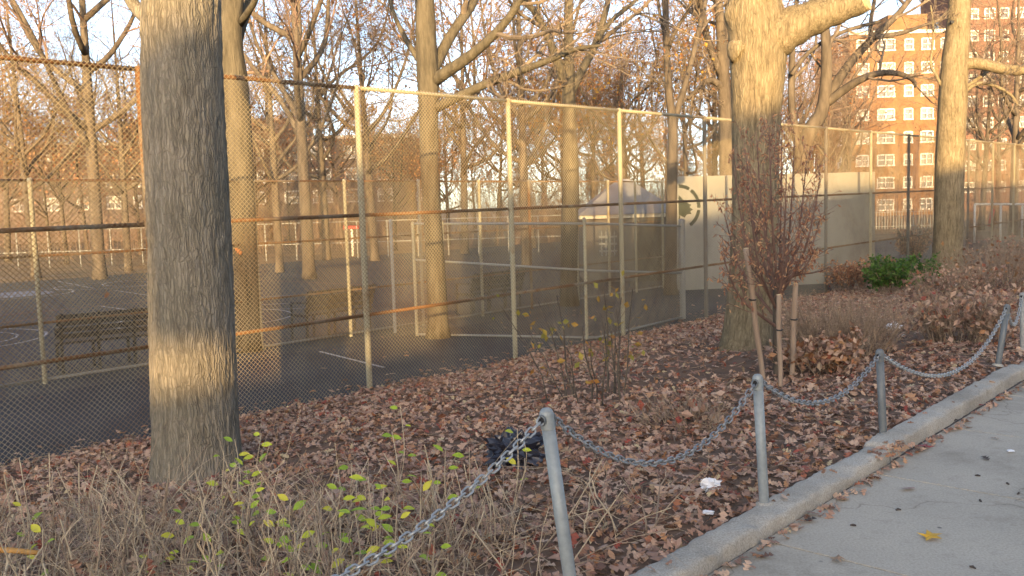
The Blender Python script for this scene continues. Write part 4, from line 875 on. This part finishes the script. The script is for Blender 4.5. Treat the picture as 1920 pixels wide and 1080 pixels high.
for k, px in enumerate([(1680, 956), (1840, 940), (1838, 892), (1910, 924), (1818, 1062), (1790, 788), (1892, 908), (1605, 985)]):
    p = at_z(*px, .004); mb = MB(); mb.tubes([(0, 0, 0), (.012, .004, .003), (.026, .002, 0)], [.004, .006, .003], 6); o = mb.build('twig_scrap', M['lf_d'], loc=tuple(p)); o.rotation_euler.z = k * 1.3; tag(o, 'tiny dark twig scrap dropped on the sidewalk', 'twig', 'tiny scraps on the sidewalk')
# leaf caught in the fence mesh
def fence_leaf(x, y, mat, label, s=.1):
    d = ray(x, y); k = (NF - .06) / (d @ NN) ; p = CAM + d * k; mb = MB(); V, T = litter_arrays(np.zeros((1, 3)), s, rg, .3); R_ = np.array([[UU[0], UU[1], 0], [0, 0, 1], [NN[0], NN[1], 0]]); mb.add(V @ R_, T); tag(mb.build('caught_leaf', mat, loc=tuple(p)), label, 'leaf')
fence_leaf(200, 553, M['rustleaf'], 'orange leaf caught in the tall fence mesh left of the grey trunk', .12)
fence_leaf(447, 471, M['rustleaf'], 'orange leaf caught in the tall fence mesh beside the tan trunk', .09)

# ------------------------------------------------------------------ litter and odd things
def crumple(name, px, size, mat, label, cat, z=.03, seed=1, n=14, amp=.45, squash=.6, on=None):
    p = at_bed(*px) if on is None else at_z(*px, on); V = []; rows, cols = n, n * 2
    for i in range(rows + 1):
        for j in range(cols):
            a = math.pi * i / rows; b = 2 * math.pi * j / cols; d = Vector((math.sin(a) * math.cos(b), math.sin(a) * math.sin(b), math.cos(a))); k = 1 + amp * mnoise.noise(d * 2.3 + Vector((seed * 7, 0, 0))) + amp * .7 * (abs(mnoise.noise(d * 6 + Vector((0, seed * 3, 0)))) * 2 - .5)
            V.append((d.x * k * size[0] / 2, d.y * k * size[1] / 2, (d.z * k + .8) * size[2] / 2))
    mb = MB(); mb.add(V, [[i * cols + j, (i + 1) * cols + j, (i + 1) * cols + (j + 1) % cols, i * cols + (j + 1) % cols] for i in range(rows) for j in range(cols)])
    tag(mb.build(name, mat, loc=(p[0], p[1], p[2] + .005)), label, cat)
crumple('plastic_bag', (968, 875), (.34, .28, .24), M['bag'], 'crumpled black plastic bag lying in the dry stems behind the bright chain', 'bag', seed=3, n=22)
crumple('paper_scrap', (1332, 922), (.11, .07, .07), M['paper'], 'crumpled white paper in the leaves by the kerb', 'litter', seed=5, n=8, amp=.8)
crumple('paper_scrap', (1327, 967), (.075, .035, .02), M['paper'], 'small flat white scrap in the leaves against the kerb', 'litter', seed=6, n=6)
crumple('paper_scrap', (1674, 619), (.20, .12, .10), M['paper'], 'large white wrapper lying on the bare soil by the dry shrubs', 'litter', seed=7, n=9, amp=.5)
crumple('paper_scrap', (1694, 632), (.05, .04, .03), M['paper'], 'tiny white crumb of paper beside the large wrapper', 'litter', seed=8, n=6)
crumple('cup_lid', (1895, 848), (.05, .04, .012), M['paper'], 'small whitish scrap on the sidewalk', 'litter', seed=9, n=6, on=.004)
m_ = m_noise('bright_wood', (.42, .20, .06), (.55, .30, .10), 20, .8, .3)
a = at_d(-30, 1030, 3.75); b = at_d(72, 1037, 3.75); o = thing('cut_branch', 'short orange cut branch lying on the dry hedge', 'branch', (a + b) / 2); mb = MB(); mb.tubes([local(o, a), local(o, (a + b) / 2 + [0, 0, .004]), local(o, b)], [.012, .0125, .0115], 10); mb.build('wood', m_, o, smooth=True)
mb = MB(); d = (b - a) / np.linalg.norm(b - a); mb.tubes([local(o, b), local(o, b + d * .002)], [.0105, .0100], 10); mb.build('cut_end', M['cut'], o)
# holes rusted in the kerb beside the second bollard
for (x, y, r_) in ((1450, 938, .035), (1478, 927, .028)):
    p = at_z(x, y, .080); mb = MB(); A_ = np.linspace(0, 2 * math.pi, 15)[:-1]; V = [p + (UU * math.cos(a) * 1.5 + NN * math.sin(a) * .8) * r_ * (1 + .25 * math.sin(3 * a)) - [0, 0, .022] for a in A_]
    mb.add(V + [p + [0, 0, .006]], [[k, (k + 1) % 14, 14] for k in range(14)]); mb.build('kerb_hole', M['dirt'], kroot)

# ------------------------------------------------------------------ benches behind the lower fence
def bench(a_px, b_px, label):
    a = at_z(*a_px, COURT); b = at_z(*b_px, COURT); L = np.linalg.norm(b - a); d = (b - a) / L; nrm = np.array([-d[1], d[0], 0])
    if nrm[1] < 0: nrm = -nrm
    o = thing('park_bench', label, 'bench', a); ax = np.array([d, nrm, [0, 0, 1]])
    for k in range(5): mb = MB(); mb.box(d * L / 2 + nrm * (.10 + .095 * k) + np.array([0, 0, .44]), (L, .075, .035), ax); mb.build('seat_slat', M['black'], o)
    for k in range(4): mb = MB(); mb.box(d * L / 2 + nrm * (.06 - .035 * k) + np.array([0, 0, .54 + .095 * k]), (L, .03, .07), ax); mb.build('back_slat', M['black'], o)
    for f in np.linspace(.04, .96, 4):
        mb = MB(); q = d * L * f; mb.tubes([q + nrm * .10, q + nrm * .08 + [0, 0, .42], q + nrm * .05 + [0, 0, .55], q - nrm * .06 + [0, 0, .88]], [.025] * 4, 6); mb.tubes([q + nrm * .52, q + nrm * .50 + [0, 0, .42], q + nrm * .10 + [0, 0, .42]], [.025] * 3, 6)
        mb.tubes([q + nrm * .5 + [0, 0, .42], q + nrm * .5 + [0, 0, .64], q + nrm * .02 + [0, 0, .66]], [.02] * 3, 6); mb.build('leg_frame', M['black'], o)
    return o
bench((112, 704), (330, 678), 'black slatted bench nearest the ball-court circles')
bench((578, 641), (705, 620), 'black slatted bench past the tan scarred trunk')
bench((886, 593), (985, 578), 'black slatted bench beyond the pipe enclosure')

# ------------------------------------------------------------------ park shed
p = at_d(1172, 520, 26.5); p[2] = COURT; shed = thing('park_shed', 'small dark shed with pale pyramid roof and cream eaves', 'shed', p)
W_, D_, HW = 2.5, 2.4, 2.35 - .55
mb = MB(); mb.box((0, 0, HW / 2), (W_, D_, HW)); mb.build('wall', M['shed'], shed)
mb = MB(); mb.box((0, 0, HW + .05), (W_ + .34, D_ + .34, .10)); mb.build('eaves', M['cream'], shed)
mb = MB(); e = W_ / 2 + .2; mb.add([(-e, -e, HW + .102), (e, -e, HW + .102), (e, e, HW + .102), (-e, e, HW + .102), (-.15, 0, HW + 1.12), (.15, 0, HW + 1.12)], [[0, 1, 5, 4], [2, 3, 4, 5]]); mb.F.append(np.array([[1, 2, 5], [3, 0, 4]])); mb.build('roof', M['roofgrey'], shed)
mb = MB(); mb.box((.50, -D_ / 2 - .02, .85), (.75, .05, 1.7)); mb.build('door', M['black'], shed)
wi = MB(); wi.box((-.62, -D_ / 2 - .015, 1.1), (.55, .04, .75)); wi = wi.build('window', M['glass'], shed)
for k in range(3): mb = MB(); mb.box((-.62, -D_ / 2 - .045, .88 + .2 * k), (.5, .02, .05)); mb.build('bar', M['galv2'], wi)
for k in range(4): mb = MB(); mb.box((-.80 + .12 * k, -D_ / 2 - .065, 1.1), (.03, .015, .7)); mb.build('bar', M['galv2'], wi)

# play frames far right
pf = thing('swing_set', 'white pipe play frame with a red brace beyond the fence', 'play frame', (*at_d(1875, 440, 40)[:2], COURT))
x0, x1 = at_d(1828, 383, 40), at_d(1990, 383, 40); pw = m_noise('white_pipe', (.6, .58, .52), (.72, .7, .64), 3, .6, 0)
pipe('top_bar', local(pf, x0), local(pf, x1), .05, pw, pf, 8)
for f in (0, .3, .55, .85): q = x0 + (x1 - x0) * f; pipe('post', local(pf, q), local(pf, [q[0], q[1], COURT]), .05, pw, pf, 8)
pipe('brace', local(pf, at_d(1862, 392, 39.8)), local(pf, at_d(1855, 424, 39.8)), .08, M['red'], pf, 8)
pf2 = thing('spring_rider', 'small red play seat far beyond the courts', 'play seat', (*at_d(660, 440, 45)[:2], COURT)); mb = MB(); mb.box((0, 0, 1.45), (.75, .5, .16)); mb.build('seat', M['red'], pf2); pipe('post', (0, 0, 0), (0, 0, 1.4), .06, pw, pf2, 8)
pf3 = thing('picket_fence', 'thin picket fence below the brick apartment block', 'fence', (*at_d(1690, 440, 60)[:2], COURT))
for k in range(34): q = np.array([-3.2 + .19 * k, 0, 0]); mb = MB(); mb.box(q + [0, 0, .65], (.04, .04, 1.3), taper=.7); mb.build('picket', M['galv2'], pf3)
for h in (.2, 1.15): pipe('rail', (-3.3, 0, h), (3.3, 0, h), .025, M['galv2'], pf3, 6)

# ------------------------------------------------------------------ buildings
def window_set():
    fr = MB()
    return fr
def building(name, label, x0, x1, Y, depth, z1, cols, rows, brick, side_cols=(), z0=-.7, wh=1.25, side=-1):
    o = thing(name, label, 'building', ((x0 + x1) / 2, Y, z0)); cx = (x0 + x1) / 2
    def face(pts_u, to, wid, wins, nm):
        # grid wall with openings; pts in (u, z), to() maps to local xyz with inward offset
        us = sorted({0, wid, *[a for c, w_ in wins for a in (c - w_ / 2, c + w_ / 2)]}); zs = sorted({0, z1 - z0, *[a for r_ in rows for a in (r_ - z0 - wh / 2, r_ - z0 + wh / 2)]})
        mb = MB()
        for i in range(len(us) - 1):
            for j in range(len(zs) - 1):
                uc, zc = (us[i] + us[i + 1]) / 2, (zs[j] + zs[j + 1]) / 2
                if any(abs(uc - c) < w_ / 2 for c, w_ in wins) and any(abs(zc - (r_ - z0)) < wh / 2 for r_ in rows): continue
                mb.add([to(us[i], zs[j], 0), to(us[i + 1], zs[j], 0), to(us[i + 1], zs[j + 1], 0), to(us[i], zs[j + 1], 0)], [[0, 1, 2, 3]])
        mb.build(nm, brick, o)
        cache = {}
        for c, w_ in wins:
            for r_ in rows:
                if w_ not in cache:
                    f = MB(); t_ = .10
                    def bar(u0, u1, za, zb, d0, d1): 
                        V = [to(u, z, d) - to(0, 0, 0) for u in (u0, u1) for z in (za, zb) for d in (d0, d1)]; f.add(V, [[0, 1, 3, 2], [4, 6, 7, 5], [0, 4, 5, 1], [2, 3, 7, 6], [0, 2, 6, 4], [1, 5, 7, 3]])
                    bar(-w_ / 2 - .06, -w_ / 2 + t_, -wh / 2, wh / 2, -.03, .25); bar(w_ / 2 - t_, w_ / 2 + .06, -wh / 2, wh / 2, -.03, .25); bar(-w_ / 2 + t_, w_ / 2 - t_, wh / 2 - t_, wh / 2 + .06, -.03, .25); bar(-w_ / 2 - .1, w_ / 2 + .1, -wh / 2 - .12, -wh / 2 + .05, -.08, .25); bar(-w_ / 2 + t_, w_ / 2 - t_, -.06, .06, .02, .18)
                    if w_ > 1.2: bar(-.07, .07, -wh / 2 + .06, wh / 2 - t_, .0, .2)
                    g = MB(); V = [to(u, z, .14) - to(0, 0, 0) for u, z in ((-w_ / 2 + t_, -wh / 2), (w_ / 2 - t_, -wh / 2), (w_ / 2 - t_, wh / 2 - t_), (-w_ / 2 + t_, wh / 2 - t_))]; g.add(V, [[0, 1, 2, 3]])
                    k = MB(); V = [to(u, z, .12) - to(0, 0, 0) for u, z in ((-w_ / 2 + t_, .05), (w_ / 2 - t_, .05), (w_ / 2 - t_, wh / 2 - t_), (-w_ / 2 + t_, wh / 2 - t_))]; k.add(V, [[0, 1, 2, 3]])
                    cache[w_] = (f.mesh('window', M['frame']), g.mesh('pane', M['glass']), k.mesh('blind', M['blind']))
                me = cache[w_]; wo = link('window', me[0], o, tuple(to(c, r_ - z0, 0))); link('pane', me[1], wo)
                if rr.random() < .45: link('blind', me[2], wo)
    wid = x1 - x0
    face(None, lambda u, z, d: np.array([x0 - cx + u, d, z]), wid, [(c - x0, w_) for c, w_ in cols], 'front_wall')
    face(None, lambda u, z, d: np.array([(x0 - cx + d) if side < 0 else (x1 - cx - d), u, z]), depth, list(side_cols), 'side_wall')
    mb = MB(); hh = z1 - z0; a, b_ = x0 - cx, x1 - cx; e = b_ if side < 0 else a
    mb.add([(e, 0, 0), (e, depth, 0), (e, depth, hh), (e, 0, hh), (a, depth, 0), (b_, depth, 0), (b_, depth, hh), (a, depth, hh)], [[0, 1, 2, 3], [4, 5, 6, 7]]); mb.build('rear_wall', brick, o)
    mb = MB(); mb.box((0, depth / 2, hh + .2), (wid + .3, depth + .3, .4)); rf = mb.build('roof', M['coping'], o)
    mb = MB(); mb.box((wid * .1, depth / 2, hh + 1.6), (wid * .35, depth * .5, 2.4)); mb.build('bulkhead', brick, rf)
    return o
YB = 108
def bx(px): return (px - 960) / FPX * YB * 1.0
rows = [float(at_d(1660, y, YB)[2]) for y in (84, 128, 171, 214.5, 258, 300, 342.5, 384)]
building('apartment_building', 'sunlit orange brick apartment block with white windows behind the straight tree', float(at_d(1592, 250, YB)[0]), float(at_d(1806, 250, YB)[0]), YB, 12, float(at_d(1660, 64, YB)[2]),
         [(float(at_d(x, 250, YB)[0]), w_) for x, w_ in ((1617, 1.45), (1661, 2.0), (1703, 1.0), (1738, 1.45), (1770, 1.0), (1795, 1.45))], rows, M['brick'], [(3, 1.2), (8, 1.2)])
Y2b = 118
rows2 = [float(at_d(1850, y, Y2b)[2]) for y in (25, 66, 107, 148, 189, 230, 248 + 22, 310, 350)]
building('apartment_building', 'taller red brick apartment wing with shade in its colour beyond the sunlit block', float(at_d(1806, 250, Y2b)[0]) + .6, float(at_d(2080, 250, Y2b)[0]), Y2b, 14, float(at_d(1850, -45, Y2b)[2]),
         [(float(at_d(x, 250, Y2b)[0]), w_) for x, w_ in ((1819, 1.6), (1852, 1.3), (1879, 1.1), (1912, 1.6), (1950, 1.3), (2000, 1.6))], rows2, M['brick2'], [(4, 1.2), (9, 1.2)])
YL = 96
rowsL = [float(at_d(400, y, YL)[2]) for y in (292, 334, 374)]
building('apartment_building', 'low dull brick building glimpsed through the woods beyond the courts', float(at_d(-220, 250, YL)[0]), float(at_d(770, 250, YL)[0]), YL, 14, float(at_d(400, 268, YL)[2]),
         [(float(at_d(x, 300, YL)[0]), w_) for x, w_ in ((-160, 1.6), (-100, 1.6), (-40, 1.6), (30, 1.6), (90, 1.6), (150, 1.2), (210, 1.6), (260, 1.6), (330, 1.2), (480, 1.6), (545, 1.6), (602, 2.0), (660, 1.6), (720, 1.6))], rowsL, M['brick3'], [(4, 1.4), (9, 1.4)], side=1)
# row houses across the road behind the photographer: they shade the lower part of the view
def behind(name, label, w0, w1, n_front, top, depth=9.0):
    def fp(wx): t = (wx - NN[0] * n_front) / UU[0]; return P3(n_front, t, 0)
    a, b_ = fp(w0), fp(w1); back = np.array([0, -depth, 0]); o = thing(name, label, 'building', (a + b_) / 2); mb = MB(); V = [a, b_, b_ + back, a + back]; V = [local(o, v) for v in V]; V2 = [v + np.array([0, 0, top]) for v in V]
    mb.add(V + V2, [[0, 3, 2, 1], [4, 5, 6, 7], [0, 1, 5, 4], [1, 2, 6, 5], [2, 3, 7, 6], [3, 0, 4, 7]]); mb.build('wall', M['brick2'], o)
    d = (b_ - a) / np.linalg.norm(b_ - a); L = np.linalg.norm(b_ - a); ax = np.array([d, NN, [0, 0, 1]])
    for i in range(int(L // 3)):
        for z in np.arange(1.8, top - 1.2, 2.9):
            mb = MB(); mb.box(local(o, a) + d * (1.5 + 3 * i) + NN * .02 + [0, 0, z], (1.1, .08, 1.5), ax); wo = mb.build('window', M['frame'], o); mb = MB(); mb.box(local(o, a) + d * (1.5 + 3 * i) + NN * .05 + [0, 0, z], (.9, .08, 1.3), ax); mb.build('pane', M['glass'], wo)
    return o
behind('row_house', 'long low brick row house across the road behind the viewer', -1.35, 60, -22.5, 8.35)
behind('row_house', 'brick row house at the other side of the gap across the road', -40, -3.95, -22.5, 8.35)
lg = behind('sun_gap_block', 'unseen low block added between the row houses to trim the sunlight', -3.9, -1.4, -22.5, 6.32, 6.0)  # added, unseen: its roof height sets the lower edge of the sun shaft
tk = P3(-22.5, (-2.47 + NN[0] * 22.5) / UU[0], 6.32) + np.array([0, -1.5, 0]); sun_blocker = thing('trunk_shade_blocker', 'unseen blocker on legs added to shade the thick grey trunk', 'sun_blocker', tk)  # added, unseen: keeps direct sun off the middle of the grey trunk
mb = MB(); mb.tubes([(0, 0, .46), (0, 0, 2.4), (0, 0, 2.42), (0, 0, 2.7)], [.52, .50, .54, .05], 16); mb.build('barrel', M['stake'], sun_blocker)
for sx in (-.22, .22):
    for sy in (-.22, .22): pipe('leg', (sx, sy, 0), (sx, sy, .5), .025, M['dpost'], sun_blocker, 6)
